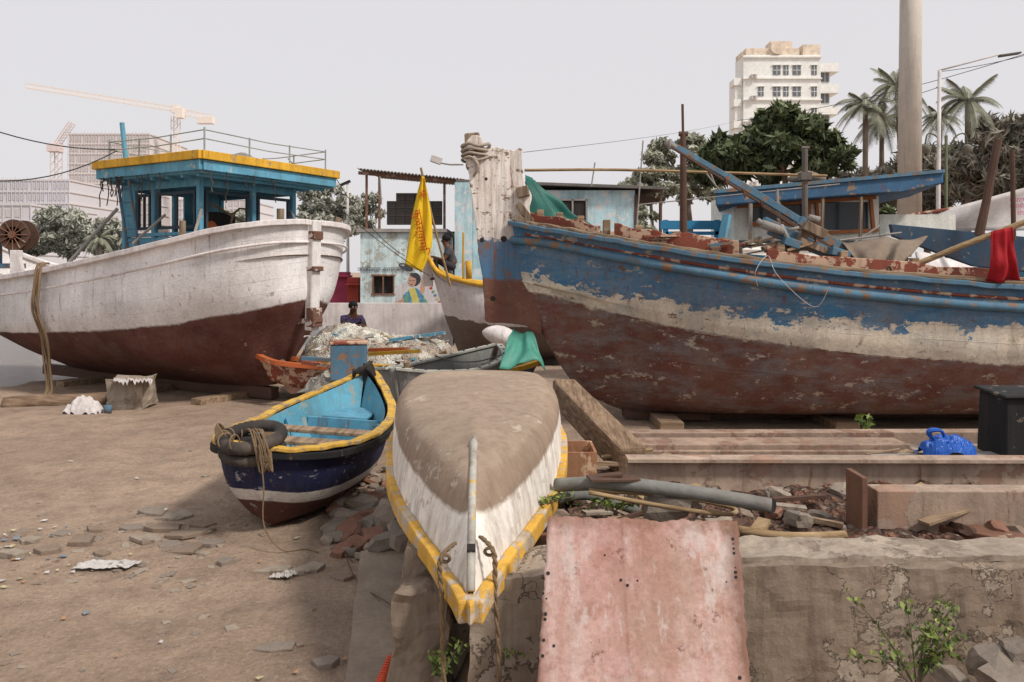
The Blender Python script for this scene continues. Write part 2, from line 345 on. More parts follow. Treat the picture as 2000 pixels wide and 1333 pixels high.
m.build('cloth_wrapping',[paint('dirty_cloth',S(180,166,152),damt=.6,streak=False,bump=.6)],boat,boat,smooth=True,label='grey cloth wrapped round the post head')
for k_,(x,y,w,h) in enumerate([(984,468,12,13),(963,583,10,14),(942,470,9,12),(1014,405,9,18),(950,352,6,8)]):
    m=MB(); a=W(x,y,BY);m.tube([(a.x,-.128,a.z),(a.x,-.1325,a.z)],w*.0037,7); m.build('bolt_hole',[dark],boat,boat)
m=MB()
for (a,b_,w) in [((1005,425),(1040,445),.1),((1010,380),(1032,375),.14),((1012,400),(1042,440),.09)]: m.beam(L2(*a,-.16),L2(*b_,-.18),.1,w,0)
m.beam(L2(1040,448,-.42),L2(1160,466,-.75),.1,.09,0); m.beam(L2(1030,440,-.2),L2(1150,460,-.6),.14,.08,0)
m.build('knee_timber',[woodz],boat,boat,bevel=.01)
m=MB(); m.box((5.9,0,.3),(8.8,.2,.14),0); m.box((2.4,0,.26),(.5,.4,.1),0)
m.build('keel',rustd,boat,boat,bevel=.01)
g2=MB(); G=[[W(1790+150*u+10*v,492+8*math.sin(u*3)+52*v+(60*u*u)*(1-v)*.8,9.9+.35*math.sin(u*3.1)-.2*v) for v in(0,.3,.6,1)] for u in[i/10 for i in range(11)]]
g2.grid(G); g2.build('skiff_hull',white,label='curved white hull of a small skiff lying on the deck',category='skiff',solid=.04,smooth=True)
def thing(m,name,mats,label,cat,**k): return m.build(name,mats,label=label,category=cat,**k)
m=MB(); m.tube([W(1335,470,10.9),W(1334,260,10.9)],[.055,.04],10,0); m.tube([W(1334,260,10.9),W(1333,204,10.9)],.018,6,0); m.tube([W(1326,262,10.9),W(1343,262,10.9)],.035,8,0)
thing(m,'mast',rustd,'slim dark rusty mast with a thin top rod','mast')
m=MB(); m.tube([W(1572,440,10.7),W(1572,292,10.7)],[.04,.04],10,0); m.box(W(1572,345,10.7),(.14,.14,.1),0); m.tube([W(1566,290,10.7),W(1580,290,10.7)],.03,6,0)
thing(m,'mooring_post',paint('iron_grey',S(110,104,98),damt=.4,rust=.6),'grey iron post standing on the deck','post')
m=MB(); m.beam(W(1308,280,10.2),W(1420,345,10.3),.05,.07,0); m.beam(W(1420,345,10.3),W(1560,430,10.35),.06,.09,0); m.beam(W(1560,430,10.35),W(1695,522,10.4),.09,.12,0); m.beam(W(1490,402,10.12),W(1660,510,10.2),.04,.05,1); m.beam(W(1318,292,10.12),W(1490,400,10.2),.035,.03,1)
for k in range(9): 
    t=.1+k*.09; a=W(1308+387*t,280+242*t,10.15); m.beam(a,a+V((.03,.0,-.11)),.03,.02,1)
thing(m,'derrick_boom',[turqd,rustd],'long peeling blue wooden boom leaning over the deck','boom',bevel=.006)
m=MB(); m.tube([W(1300,277,10.1),W(1320,290,10.1)],.04,8); m.tube([W(1310,272,10.05),W(1307,292,10.05)],.02,6); thing(m,'boom_sheave',greys,'rusty sheave at the boom end','pulley',smooth=True)
w0=root('winch_frame',W(1550,500,10.),0,'heap of blue and brown winch timbers with bolts','winch')
m=MB(); m.beam(W(1490,432,9.9),W(1640,505,9.9),.12,.11,0);m.beam(W(1500,452,9.8),W(1665,520,9.8),.08,.07,0); m.beam(W(1590,425,9.8),W(1545,500,9.8),.12,.1,1);m.beam(W(1560,470,9.7),W(1690,525,9.9),.1,.08,1); m.beam(W(1570,440,9.7),W(1610,460,9.7),.15,.12,1); m.beam(W(1620,490,9.7),W(1655,500,9.75),.14,.1,0); m.beam(W(1530,470,9.7),W(1560,480,9.7),.14,.1,0)
m.build('timber',[turqd,woodz],w0,bevel=.01)
for a,b_,r_ in [((1488,438),(1530,452),.055),((1525,440),(1545,480),.03),((1600,430),(1580,425),.04),((1540,450),(1560,445),.02),((1480,430),(1497,444),.03)]:
    m=MB(); m.tube([W(*a,9.72),W(*b_,9.72)],r_,10,0); m.build('axle',[greys],w0,smooth=True)
m=MB(); m.beam(W(1404,502,9.9),W(1420,420,10.),.1,.05,0)
thing(m,'leaning_plank',[turq],'short pale blue plank leaning on the coaming','plank')
for (x0,y0,x1,y1,Yd,r_) in [(1520,430,1518,370,10.6,.02),(1465,455,1466,398,10.5,.025),(1380,340,1405,372,10.8,.012),(1385,330,1398,365,10.9,.01),(1250,400,1640,360,12.2,.01),(1410,470,1400,500,9.9,.02),(1600,520,1720,440,10.4,.012),(1640,470,1760,455,10.4,.015),(1440,500,1540,480,9.9,.012)]:
    m=MB(); m.tube([W(x0,y0,Yd),W(x1,y1,Yd)],r_,6); thing(m,'thin_rod',greys,'thin rod or stick standing among the deck gear','rod',group='rods on the deck')
for i in range(34):
    px=random.uniform(1180,1760); Yd=random.uniform(9.6,10.6); zz=2.63-.1*(px-1180)/200; a=W(px,0,Yd); a.z=zz+random.uniform(-.02,.08); L_=random.uniform(.15,.6); an=random.uniform(-.5,.5)
    m=MB(); m.beam(a,a+V((math.cos(an)*L_,math.sin(an)*.2,random.uniform(-.12,.1))),random.uniform(.03,.1),random.uniform(.015,.05)); thing(m,'deck_board',random.choice([wood,redp,turqd,woodz,rustd]),'loose weathered board lying on the deck','board',group='loose boards on the deck')
m=MB(); m.tube(curve([W(1025,333,11.2),W(1200,332,11.5),W(1420,338,11.8),W(1615,344,12)],4),.022,6)
thing(m,'bamboo_pole',bamboo,'long horizontal bamboo pole lashed to the stem post','pole')
m=MB(); m.tube([W(1765,527,9.6),W(1880,480,9.4),W(2080,405,9.2)],.035,8)
thing(m,'bamboo_pole',bamboo,'thick bamboo pole resting on the gunwale','pole')
m=MB(); m.tube([W(1912,460,9.9),W(1925,400,9.9),W(1950,273,9.9)],[.06,.05,.05],8)
thing(m,'wooden_pole',rustd,'dark slanting wooden pole with rope','pole')
m=MB(); m.tube([W(1980,470,10.5),W(1977,295,10.5)],.03,8)
thing(m,'wooden_pole',rustd,'thin brown upright pole','pole')
m=MB(); m.tube(curve([W(1480,560,9.3),W(1476,530,9.2),W(1500,500,9.4),W(1520,540,9.25),W(1590,600,9.3),W(1620,560,9.2)],6),.003,5); thing(m,'wire',whitecloth,'thin loose wire curling over the gunwale','wire')
def cloth(name,mat,pts,label,cat,fold=.04,nf=5,n=14,sol=.01,parent=None):
    tl,tr,br,bl=[V(p) for p in pts]; G=[]
    nrm=(tr-tl).cross(bl-tl).normalized()
    for i in range(n*2+1):
        u=i/(n*2);r=[]
        for j in range(n+1):
            v=j/n; p=(tl*(1-u)+tr*u)*(1-v)+(bl*(1-u)+br*u)*v
            w=math.sin(u*nf*math.pi+v*1.3+2*noise.noise(V((u*3,v*2,0))))*fold*(.3+.7*v)+fold*1.2*noise.noise(p*3.)
            p=p+nrm*w+V((0,0,.35*fold*math.sin(u*9+1)*v)); r.append(p)
        G.append(r)
    m=MB();m.grid(G); return m.build(name,mat,label=label,category=cat,smooth=True,solid=sol,parent=parent)
cloth('red_cloth',redc,[W(1937,452,9.25),W(1975,444,9.25),W(1990,548,9.2),W(1934,552,9.2)],'crumpled red cloth hanging from a bamboo pole','cloth',.05,3)
tarpb=paint('brown_tarpaulin',S(136,120,104),damt=.4,streak=False)
cloth('brown_tarpaulin',tarpb,[W(1640,472,10.4),W(1812,462,10.2),W(1745,532,9.5),W(1700,528,9.6)],'stiff brown tarpaulin sheet draped over timbers','tarpaulin',.07,4)
cloth('green_tarpaulin',darkgreent,[W(1027,342,11),W(1045,352,11.2),W(1158,449,11.3),W(1040,452,11)],'dark green tarpaulin hanging from the stem post','tarpaulin',.06,3)
cloth('green_tarpaulin',greent,[W(1003,635,10.5),W(1042,650,10.4),W(1066,714,10.),W(975,714,9.9)],'bright green tarpaulin bundle under the bow','tarpaulin',.08,2)
# ------------------------------------------------ wheelhouse boat behind
wb=root('fishing_boat',W(1600,700,14.5),0,'fishing boat with cream wheelhouse and flat blue roof','boat')
m=MB()
for (x0,x1,y0,y1) in [(1437,1464,385,470),(1464,1580,378,396),(1464,1580,434,470),(1580,1602,378,470),(1602,1715,375,395),(1602,1715,450,470),(1696,1715,395,450)]:
    a=W(x0,y0,13.4);b_=W(x1,y1,13.4); m.box(((a.x+b_.x)/2,13.4,(a.z+b_.z)/2),(abs(b_.x-a.x),.06,abs(a.z-b_.z)))
m.box(V(((W(1712,0,13.4).x),14.25,W(0,425,13.4).z)),(.06,1.6,.82)); m.box(V(((W(1440,0,13.4).x),14.25,W(0,425,13.4).z)),(.06,1.6,.82)); m.box((W(1575,0,13.4).x,15.08,W(0,440,13.4).z),(2.3,.06,.5))
m.box((W(1790,0,13.8).x,13.8,W(0,445,13.8).z),(1.3,.1,.45))
wh=m.build('wheelhouse',paint('cream_paint',S(224,219,208,1.2),damt=.3,rust=.3),wb)
m=MB()
for (a,b_) in [((1440,404),(1710,386)),((1600,455),(1715,450)),((1594,393),(1600,458)),((1700,386),(1706,452)),((1465,438),(1582,438)),((1466,394),(1466,438)),((1580,392),(1580,438))]:
    m.beam(W(*a,13.33),W(*b_,13.33),.05,.055)
m.build('window_frame',paint('orange_wood',S(172,108,66),damt=.4),wh)
for x,y,w_,h_ in((1521,416,1.0,.42),(1650,422,.84,.5)):
    m=MB(); m.box(W(x,y,13.42),(w_,.01,h_)); m.build('window_pane',glass,wh)
m=MB()
m.prism([W(1398,402,12.9),W(1715,378,12.9),W(1760,376,12.9),W(1843,358,12.9),W(1843,333,12.9),W(1720,344,12.9),W(1398,374,12.9)],(.75,2.6,0.02))
m.build('roof',[blue],wb,bevel=.02)
m=MB(); m.prism([W(1395,378,12.86),W(1720,349,12.86),W(1846,337,12.86),W(1846,331,12.86),W(1720,342,12.86),W(1395,371,12.86)],(0,.05,0)); m.build('roof_trim',turqd,wb)
m=MB(); G=[]
for i in range(13):
    u=i/12; x=1.4+7.6*u; hb=1.3*math.sin(math.pi*min(.5,u*1.2+.1))
    G.append([V((x+ (.3*(1-v) if u<.3 else 0),14.3-hb*(.3+.7*v),.3+1.95*v+.5*(1-u)**2*v)) for v in(0,.3,.6,1)])
m.grid(G); G=[[V((p.x,28.6-p.y,p.z)) for p in r] for r in G]; m.grid(G); m.build('hull',turq,wb,smooth=True)
for x in (1465,1520,1605,1680):
    m=MB(); m.tube([W(x,468,12.95),W(x+2,385,12.95)],.03,6); m.build('roof_post',woodz,wb)
bl=MB(); bl.beam(W(1290,440,14),W(1440,440,14),.1,.15); bl.beam(W(1300,456,14),W(1420,456,14),.08,.06); bl.beam(W(1300,430,14),W(1300,470,14),.08,.08); bl.beam(W(1400,430,14),W(1400,470,14),.08,.08); bl.build('rail',paint('bright_blue',S(60,140,182),damt=.2),wb)
m=MB(); m.tube(curve([W(1540,352,13.6),W(1575,343,13.6),W(1612,352,13.6)],4),[.03,.06,.07,.08,.09,.08,.07,.05,.03],8)
m.build('folded_tarpaulin',tarpb,label='bundled cloth lying on the blue roof',category='cloth bundle',smooth=True)
m=MB(); m.prism([W(1740,438,10.8),W(2080,470,11),W(2080,540,11),W(1900,520,10.9),W(1745,462,10.8)],(0,.08,0)); thing(m,'blue_plank',navyb,'dark blue boards of a boat side beyond the bamboo pole','boards',bevel=.01)
# ------------------------------------------------ white boat with wheelhouse
ang=math.radians(150)
lb=root('fishing_boat',(SX,SY,0),ang,'white and maroon wooden fishing boat with turquoise and yellow wheelhouse','boat')
vs=[0,.2,.45,.65,1.]
st=[
 [(.62,.05,.5),(.3,.06,1.15),(-.02,.07,1.73),(-.04,.08,2.2),(-.08,.09,2.98)],
 [(.68,.06,.42),(.5,.32,1.03),(.2,.62,1.64),(.14,.78,2.1),(.0,.82,2.94)],
 [(.9,.07,.25),(.9,.7,.85),(.8,1.13,1.5),(.76,1.33,1.97),(.6,1.36,2.81)],
 [(2,.08,.18),(2,1.02,.68),(2,1.45,1.3),(2,1.6,1.78),(2,1.58,2.56)],
 [(4,.08,.18),(4,1.12,.64),(4,1.58,1.15),(4,1.72,1.58),(4,1.68,2.27)],
 [(6.3,.07,.2),(6.3,1.0,.64),(6.3,1.5,1.04),(6.3,1.62,1.38),(6.3,1.6,2.06)],
 [(7.5,.05,.45),(7.6,.65,.85),(7.7,1.15,1.1),(7.7,1.34,1.42),(7.8,1.42,2.12)],
 [(8.6,.04,1.05),(8.8,.25,1.2),(9,.55,1.4),(9.1,.75,1.7),(9.2,.95,2.35)],
 [(9.5,.03,1.7),(9.7,.05,1.8),(9.9,.07,1.95),(10.,.09,2.2),(10.3,.1,2.9)]]
rows,lines=hullgrid(st,vs,9,5)
hm=hullm('white_boat_hull_paint',[(.45,S(98,58,50,1.0),.06),(1.5,S(222,213,212,1.32),0)],planks=11,patch=S(182,170,164),pthr=.655,damt=.24,rust=.6,seam=.12,dust=S(170,150,140),dustamt=.18,soft=.008)
m=MB(); mkhull(m,rows,-1); mkhull(m,rows,1); closend(m,rows[0]); closend(m,rows[-1],True); m.build('hull',hm,lb,lb,smooth=True)
m=MB()
for sd in(-1,1):
    sweep(m,[V((p[0],sd*(p[1]+.02),p[2]+.02)) for p in lines[4]],.16,.09,0,.01)
    m.tube([V((p[0],sd*(p[1]+.02),p[2]-.3)) for p in lines[4]],.025,6,0)
m.build('gunwale',[white],lb,lb,bevel=.012)
m=MB(); m.grid([[V((p[0],t*max(p[1]-.08,.02),p[2]-.5)) for t in(-1,0,1)] for p in lines[4]]); m.build('deck',wood,lb,lb)
postm=paint('stern_white',S(222,213,210,1.25),damt=.4,rust=.8,peel=S(140,104,86),pthr=.64,pscale=4)
m=MB(); m.beam((-.045,0,1.22),(-.1,0,3.04),.15,.2,0)
m.build('sternpost',[postm],lb,lb,bevel=.02)
stw=paint('stained_wood',S(124,90,74),damt=.5,peel=S(200,190,185),pthr=.56,pscale=7,rust=.8)
for a,b_,w_,h_ in [((-.12,0,2.72),(-.125,0,2.86),.165,.215),((-.1,0,1.28),(-.1,0,1.6),.165,.215),((-.2,0,1.4),(.2,0,1.36),.2,.09),((-.1,0,2.2),(-.1,0,2.28),.22,.22)]:
    m=MB(); m.beam(a,b_,w_,h_,0); m.build('stern_fitting',[stw],lb,lb,bevel=.015)
m=MB(); m.box((4.2,0,.12),(6.8,.18,.2)); m.build('keel',rustd,lb,lb,bevel=.01)
m=MB(); m.tube([(.9,0,.5),(.4,0,.5)],.05,10,0); m.tube([(.45,0,.5),(.28,0,.5)],[.08,.04],12,0)
for k in range(3):
    a=k*2.094+.4; G=[]
    for i in range(6):
        r=.06+.055*i*1.1; w=.15*math.sin(math.pi*(i+.8)/6.6)
        c=V((.38,math.cos(a)*r,.5+math.sin(a)*r)); t=V((0.5,-math.sin(a)*.87,math.cos(a)*.87))
        G.append([c-t*w*1.15,c,c+t*w*1.15])
    m.grid(G)
m.build('propeller',paint('bronze_rust',S(128,98,82),damt=.6,rust=.8,bump=.4),lb,lb,smooth=False,solid=.015)
RM=MW[lb]
wz0=2.05
S0,S1,Pn,Pf=1.4,3.35,1.05,-1.0
m=MB()
for (s_,p_) in [(S0,Pn),(S1,Pn),(S0,Pf),(S1,Pf),(2.55,Pn),(S0,-.05),(S1,.05),(2.55,Pf)]: m.box((s_,p_,(wz0+3.75)/2),(.085,.085,3.75-wz0))
for p_ in (Pn,Pf): m.box(((S0+S1)/2,p_,2.4),(S1-S0,.05,.75)); m.box(((S0+S1)/2,p_,3.66),(S1-S0,.06,.14)); m.box(((S0+S1)/2,p_,2.82),(S1-S0,.1,.06))
for s_ in (S0,S1): m.box((s_,(Pn+Pf)/2,2.38),(.05,Pn-Pf,.7)); m.box((s_,(Pn+Pf)/2,3.66),(.06,Pn-Pf,.14)); m.box((s_,(Pn+Pf)/2,2.76),(.1,Pn-Pf,.06))
m.box((3.18,Pn+.003,3.2),(.28,.06,.8)); m.box((S1+.003,-.55,3.2),(.05,.8,.8))
whl=m.build('wheelhouse',turq,lb,lb,bevel=.008)
m=MB(); 
for x0_,x1_ in((1.5,2.45),(2.65,3.0)):
    for c,d in [(((x0_+x1_)/2,Pn+.0,3.5),(x1_-x0_,.05,.05)),(((x0_+x1_)/2,Pn+.0,2.93),(x1_-x0_,.05,.05)),((x0_+.02,Pn,3.2),(.045,.05,.55)),((x1_-.02,Pn,3.2),(.045,.05,.55)),(((x0_+x1_)/2,Pn,3.2),(.03,.04,.55))]: m.box(c,d)
for y0_,y1_ in((.05,.95),(-.9,-.15)):
    for c,d in [((S0,(y0_+y1_)/2,3.5),(.05,y1_-y0_,.05)),((S0,(y0_+y1_)/2,2.88),(.05,y1_-y0_,.05)),((S0,y0_+.02,3.2),(.05,.045,.6)),((S0,y1_-.02,3.2),(.05,.045,.6))]: m.box(c,d)
m.build('window_frame',paint('dark_frame',S(58,74,86),damt=.3,rust=.4),whl,lb)
m=MB(); m.box((2.4,0,2.5),(.7,.9,.6),0); m.tube([(1.9,-.2,2.3),(1.8,-.2,3.1)],.04,8,1); m.tube([(1.8+.0,-.2+.28*math.cos(t*.6283),3.05+.28*math.sin(t*.6283)) for t in range(11)],.02,6,1); m.box((1.7,.3,2.9),(.25,.3,.14),2); m.tube(curve([(1.6,.7,2.75),(1.8,.5,3.0),(1.9,.3,2.8)],4),.07,8,2); m.box((2.9,-.5,2.95),(.5,.5,.7),0); m.beam((1.6,-.7,2.8),(2.2,.2,3.4),.04,.04,1)
m.build('steering_gear',[dark,wood,orange],whl,lb)
m=MB(); R0,R1,Q0,Q1=.82,3.3+.15,1.5,-1.5
m.box(((R0+R1)/2,0,3.79),(R1-R0-.1,2.9,.1),1)
def ring(z0,z1,o,mi):
    t=.06
    m.box(((R0+R1)/2,Q0+o,(z0+z1)/2),(R1-R0+2*o,t,z1-z0),mi);m.box(((R0+R1)/2,Q1-o,(z0+z1)/2),(R1-R0+2*o,t,z1-z0),mi)
    m.box((R0-o,0,(z0+z1)/2),(t,3-t+2*o-.01,z1-z0),mi);m.box((R1+o,0,(z0+z1)/2),(t,3-t+2*o-.01,z1-z0),mi)
ring(3.77,3.93,.0,1); ring(3.935,4.07,.05,0); m.box(((R0+R1)/2,0,3.99),(R1-R0,2.95,.05),0)
for i in range(7): m.box((R0+.2+i*.38,0,3.72),(.06,2.8,.06),1)
rf=m.build('roof',[yellow,turq],lb,lb,bevel=.008)
m=MB(); zt=4.42
cor=[(R0+.1,1.35),(R0+.1,-1.35),(R1-.1,-1.35),(R1-.1,1.35)]
for i in range(4):
    a=cor[i];b_=cor[(i+1)%4]
    for z in(4.28,zt): m.tube([(a[0],a[1],z),((a[0]+b_[0])/2,(a[1]+b_[1])/2,z-.03),(b_[0],b_[1],z)],.01,6)
    for k in range(3): t=k/3; m.tube([(a[0]*(1-t)+b_[0]*t,a[1]*(1-t)+b_[1]*t,4.0),(a[0]*(1-t)+b_[0]*t,a[1]*(1-t)+b_[1]*t,zt+(.04 if k==0 else 0))],.014,6)
m.build('roof_railing',paint('rail_pale',S(160,168,165),damt=.3,rust=.8),rf,lb)
m=MB(); m.tube([(3.1,1.2,4.0),(3.15,1.25,4.75)],.04,8); m.build('exhaust_pipe',turq,rf,lb)
m=MB(); 
m.tube([(2.75,1.2,2.5),(2.72,1.42,3.75)],.024,6); m.tube([(3.05,1.2,2.5),(3.02,1.42,3.75)],.024,6)
for i in range(5): z=2.7+i*.22; m.tube([(2.75,1.23+.04*i,z),(3.04,1.23+.04*i,z)],.017,6)
m.build('ladder',turqd,lb,lb)
for a,b_,r_ in [((1.3,1.1,3.2),(1.1,1.45,2.62),.025),((3.5,1.1,3.3),(4.2,1.55,2.35),.03),((2.2,1.1,3.15),(2.5,1.5,2.65),.025),((1.35,-.9,3.3),(.7,-.6,2.8),.02)]:
    m=MB(); m.tube([a,b_],r_,6); m.build('brace_pipe',greys,lb,lb)
m=MB()
for i in range(22):
    s_=random.uniform(R0+.3,R1+.05); p_=1.53 if i<16 else random.uniform(0,1.4); s_=s_ if i<16 else R0-.03
    if i<11: s_=random.uniform(2.7,R1+.05)
    z=3.78; P=[]; l=random.uniform(.15,.5)
    for k in range(6): P.append((s_+random.uniform(-.03,.03),p_+random.uniform(-.02,.02),z-l*k/5))
    m.tube(P,.009,5)
m.build('hanging_cords',rubber,lb,lb,kind='stuff')
for a,b_,r_ in [((.1,.55,2.9),(.1,.55,3.2),.06),((.55,-1.15,2.85),(.5,-1.25,3.17),.07),((1.35,1.42,2.65),(1.35,1.42,3.0),.05)]:
    m=MB(); m.tube([a,b_],r_,8); m.build('mooring_bitt',woodz,lb,lb)
m=MB(); G=[]
for i in range(17):
    G.append([V((1.2+.75*i/16,-.2+.5*j/12,4.02+.24*(math.sin(math.pi*i/16)*math.sin(math.pi*j/12))**.6+.06*noise.noise(V((i*.6,j*.6,1))))) for j in range(13)])
m.grid(G); m.build('net_bundle',paint('grey_net',S(150,145,138),damt=.5,bump=1.,streak=False),label='grey bundle of net lying on the wheelhouse roof',category='net bundle',frame=lb,smooth=True)
m=MB(); P=[V((4.7,1.6,2.34)),V((4.68,1.74,2.25)),V((4.72,1.79,1.6)),V((4.7,1.66,1.05)),V((4.66,1.6,.5)),V((4.6,1.62,.12)),V((4.45,1.75,.04))]
for o in(0,.045,-.045,.09): m.tube([p+V((o+.02*math.sin(p.z*7+o*40),.02+abs(o)*.3,0)) for p in curve(P,6)],.021,6)
m.build('rope',ropem,label='thick tan rope looped over the gunwale down to the ground',category='rope',frame=lb,smooth=True)
rr=root('net_winch',RM@V((8.1,.4,2.0)),0,'net winch with a dark rusty reel and blue stand','winch')
m=MB(); c=W(38,460,15.6)
for d in(0,.32): m.tube([c+V((0,-.2+d,0)),c+V((0,-.16+d,0))],.3,24,0)
m.tube([c+V((0,-.2,0)),c+V((0,.16,0))],.16,16,0)
for k in range(12): a=k*math.pi/6; m.tube([c+V((math.cos(a)*.05,-.22,math.sin(a)*.05)),c+V((math.cos(a)*.29,-.22,math.sin(a)*.29))],.012,5,1)
m.tube([c+V((0,-.26,0)),c+V((0,-.2,0))],.07,10,1); m.build('reel',[rustd,rustm],rr)
m=MB(); m.beam(c+V((-.5,0,-.0)),c+V((0,0,0)),.08,.08); m.beam(c+V((-.4,0,-.05)),c+V((-.4,0,-.6)),.08,.08); m.beam(c+V((-.2,0,-.05)),c+V((-.1,0,-.6)),.08,.08); m.beam(c+V((-.6,0,-.6)),c+V((.1,0,-.6)),.1,.1); m.build('stand',turqd,rr)
m=MB(); a=W(32,545,15.3); m.beam(a,a+V((0,0,.55)),.16,.16); m.beam(a+V((0,0,.5)),a+V((.12,0,0)),.12,.1); thing(m,'white_bitt',white,'white painted wooden bitt on the foredeck','bitt',bevel=.01)
# ------------------------------------------------ yellow-rimmed white boat behind
yb=root('fishing_boat',(0,0,0),0,'white fishing boat with yellow gunwale and grey bottom','boat')
vs=[0,.35,1.]
st=[[W(900,700,18.),W(868,615,18),W(834,497,18)],[W(915,704,17.9),W(890,622,17.7),W(856,532,17.8)],[W(955,706,18.),W(935,632,17.2),W(905,550,17.2)],[W(1020,708,18.3),W(1015,642,17.),W(1010,564,17.)],[W(1100,708,18.6),W(1120,640,17.2),W(1120,562,17.2)],[W(1220,706,19),W(1240,640,18.5),W(1240,540,18.5)]]
L=[crs([list(s_[k]) for s_ in st],6) for k in range(3)]
rw=[crs([list(L[k][i])+[vs[k]] for k in range(3)],6) for i in range(len(L[0]))]
MY=36.6
m=MB(); m.grid([[V(p[:3]) for p in r] for r in rw],0,[[(0,float(p[3])) for p in r] for r in rw])
G=[[V((p[0],MY-p[1],p[2])) for p in r][::-1] for r in rw]; m.grid(G,0,[[(0,float(p[3])) for p in r][::-1] for r in rw])
m.grid([[V(p[:3]) for p in rw[0]],[V((p[0],MY-p[1],p[2])) for p in rw[0]]],0,[[(0,float(p[3])) for p in rw[0]]]*2)
hm3=hullm('white_grey_hull_paint',[(.36,S(118,106,98),.2),(1.5,S(218,212,212,1.25),0)],planks=8,damt=.3,rust=.5,seam=.3,dust=S(150,130,118),dustamt=.2)
m.build('hull',hm3,yb,smooth=True)
for q in(0,1):
    m=MB(); m.tube([(V(p[:3])+V((0,-.03,0))) if q==0 else V((p[0],MY-p[1],p[2])) for p in L[2]],.055,6); m.build('gunwale',yellow,yb,smooth=True)
m=MB(); m.grid([[V((p[0],p[1],p[2]-.12)),V((p[0],MY-p[1],p[2]-.12))] for p in L[2]]); m.build('deck',wood,yb)
m=MB(); m.beam(W(836,560,18.1),W(836,490,18.1),.2,.2,0); m.build('stem_head',white,yb)
m=MB(); m.tube([W(905,545,18.2),W(905,455,18.2)],.025,6,0); m.build('post',yellow,yb)
m=MB(); m.tube([W(916,545,18.2),W(915,510,18.2)],.07,8,0); m.build('canister',yellow,yb,smooth=True)
m=MB(); G=[]
for i in range(14):
    t=i/13; r_=.04+.22*math.sin(math.pi*t)**.7; c=W(942+75*t,650+14*t,16.); G.append([c+V((0,r_*math.cos(a*.524),r_*.8*math.sin(a*.524))) for a in range(13)])
m.grid(G); m.build('plastic_float',white,label='elongated white float under the bow',category='float',smooth=True)
# ------------------------------------------------ dinghy
a=V((-2.1,6.4,0.0)); b_=V((-1.82,9.5,0)); dg=b_-a; az=math.atan2(dg.y,dg.x)
dn=root('rowing_dinghy',a,az,'navy, white and maroon dinghy with turquoise interior and yellow gunwale','dinghy',rx=math.radians(3))
vs=[0,.3,.62,1.]
st=[
 [(.42,.03,.02),(.22,.04,.2),(.08,.045,.45),(.0,.05,.77)],
 [(.5,.04,.01),(.36,.19,.16),(.24,.32,.41),(.16,.37,.75)],
 [(.8,.05,0),(.75,.35,.12),(.7,.51,.37),(.65,.57,.7)],
 [(1.5,.05,0),(1.5,.43,.12),(1.5,.6,.35),(1.5,.65,.66)],
 [(2.2,.05,.0),(2.2,.36,.14),(2.2,.51,.37),(2.25,.57,.71)],
 [(2.75,.04,.06),(2.8,.17,.22),(2.85,.25,.46),(2.95,.3,.83)],
 [(3.0,.02,.2),(3.1,.03,.35),(3.2,.04,.6),(3.35,.05,.96)]]
rows,lines=hullgrid(st,vs,8,6)
hmD=hullm('dinghy_hull_paint',[(.46,S(98,62,56,1.),.05),(.58,S(208,201,193,1.15),.04),(.92,S(34,40,74,.95),.06),(1.5,S(34,34,38,.9),.03)],planks=6,patch=S(168,168,170),pthr=.605,damt=.3,rust=.25,seam=.25,psc=6,soft=.006)
m=MB(); mkhull(m,rows,-1); mkhull(m,rows,1); closend(m,rows[0]); closend(m,rows[-1],True); m.build('hull',hmD,dn,dn,smooth=True)
m=MB()
for sd in(-1,1):
    G=[[V((1.65+(p[0]-1.65)*.93,sd*max(p[1]-.05,0)*.97,p[2]+.05*(1-p[3])+.01)) for p in r] for r in rows[1:-1]]
    if sd<0:G=[r[::-1] for r in G]
    m.grid(G)
m.build('interior',paint('turquoise_inside',S(98,162,184,1.1),damt=.6,dirt=S(110,110,100),peel=S(140,150,146),pthr=.58,pscale=5),dn,dn,smooth=True)
m=MB()
for sd in(-1,1): sweep(m,[V((p[0],sd*(p[1]-.0),p[2]+.02)) for p in lines[3]],.095,.035,0,.02)
m.build('gunwale',[paint('dull_yellow',S(206,164,72,1.05),damt=.65,peel=S(146,128,104),pthr=.55,pscale=9,rust=.5)],dn,dn,bevel=.008)
m=MB()
for sd in(-1,1): sweep(m,[V((p[0],sd*(p[1]+.04),p[2]-.04)) for p in lines[3]],.045,.06,0)
m.build('rubbing_strip',[blackm],dn,dn,bevel=.008)
for x,w,z,hb in((1.1,.22,.6,.56),(1.7,.2,.58,.57)):
    m=MB(); m.box((x,0,z),(w,hb*2,.035),0); m.build('thwart',wood,dn,dn,bevel=.006)
m=MB(); m.box((2.7,0,.58),(.6,.5,.03),0); m.box((2.38,0,.42),(.03,.8,.32),0); m.build('stern_seat',turq,dn,dn,bevel=.006)
for x in(.9,1.2,1.45,2.0): 
    m=MB(); P=[V((x,sd_*y_,z_)) for sd_,y_,z_ in ((-1,.5,.62),(-1,.34,.22),(-1,.1,.1),(1,.1,.1),(1,.34,.22),(1,.5,.62))]; m.tube(P,.02,6); m.build('rib',turq,dn,dn)
m=MB()
for k in range(6): m.tube(curve([V((3.2,-.14+.01*k,.88+.03*k)),V((3.12,-.06,1.03+.015*k)),V((3.1,.05,1.04-.01*k)),V((3.14,.13,.94+.015*k))],3),.022,6)
m.tube([(3.2,0,.8),(3.22,0,1.09)],.045,8); m.build('rope_lashing',rubber,dn,dn,smooth=True)
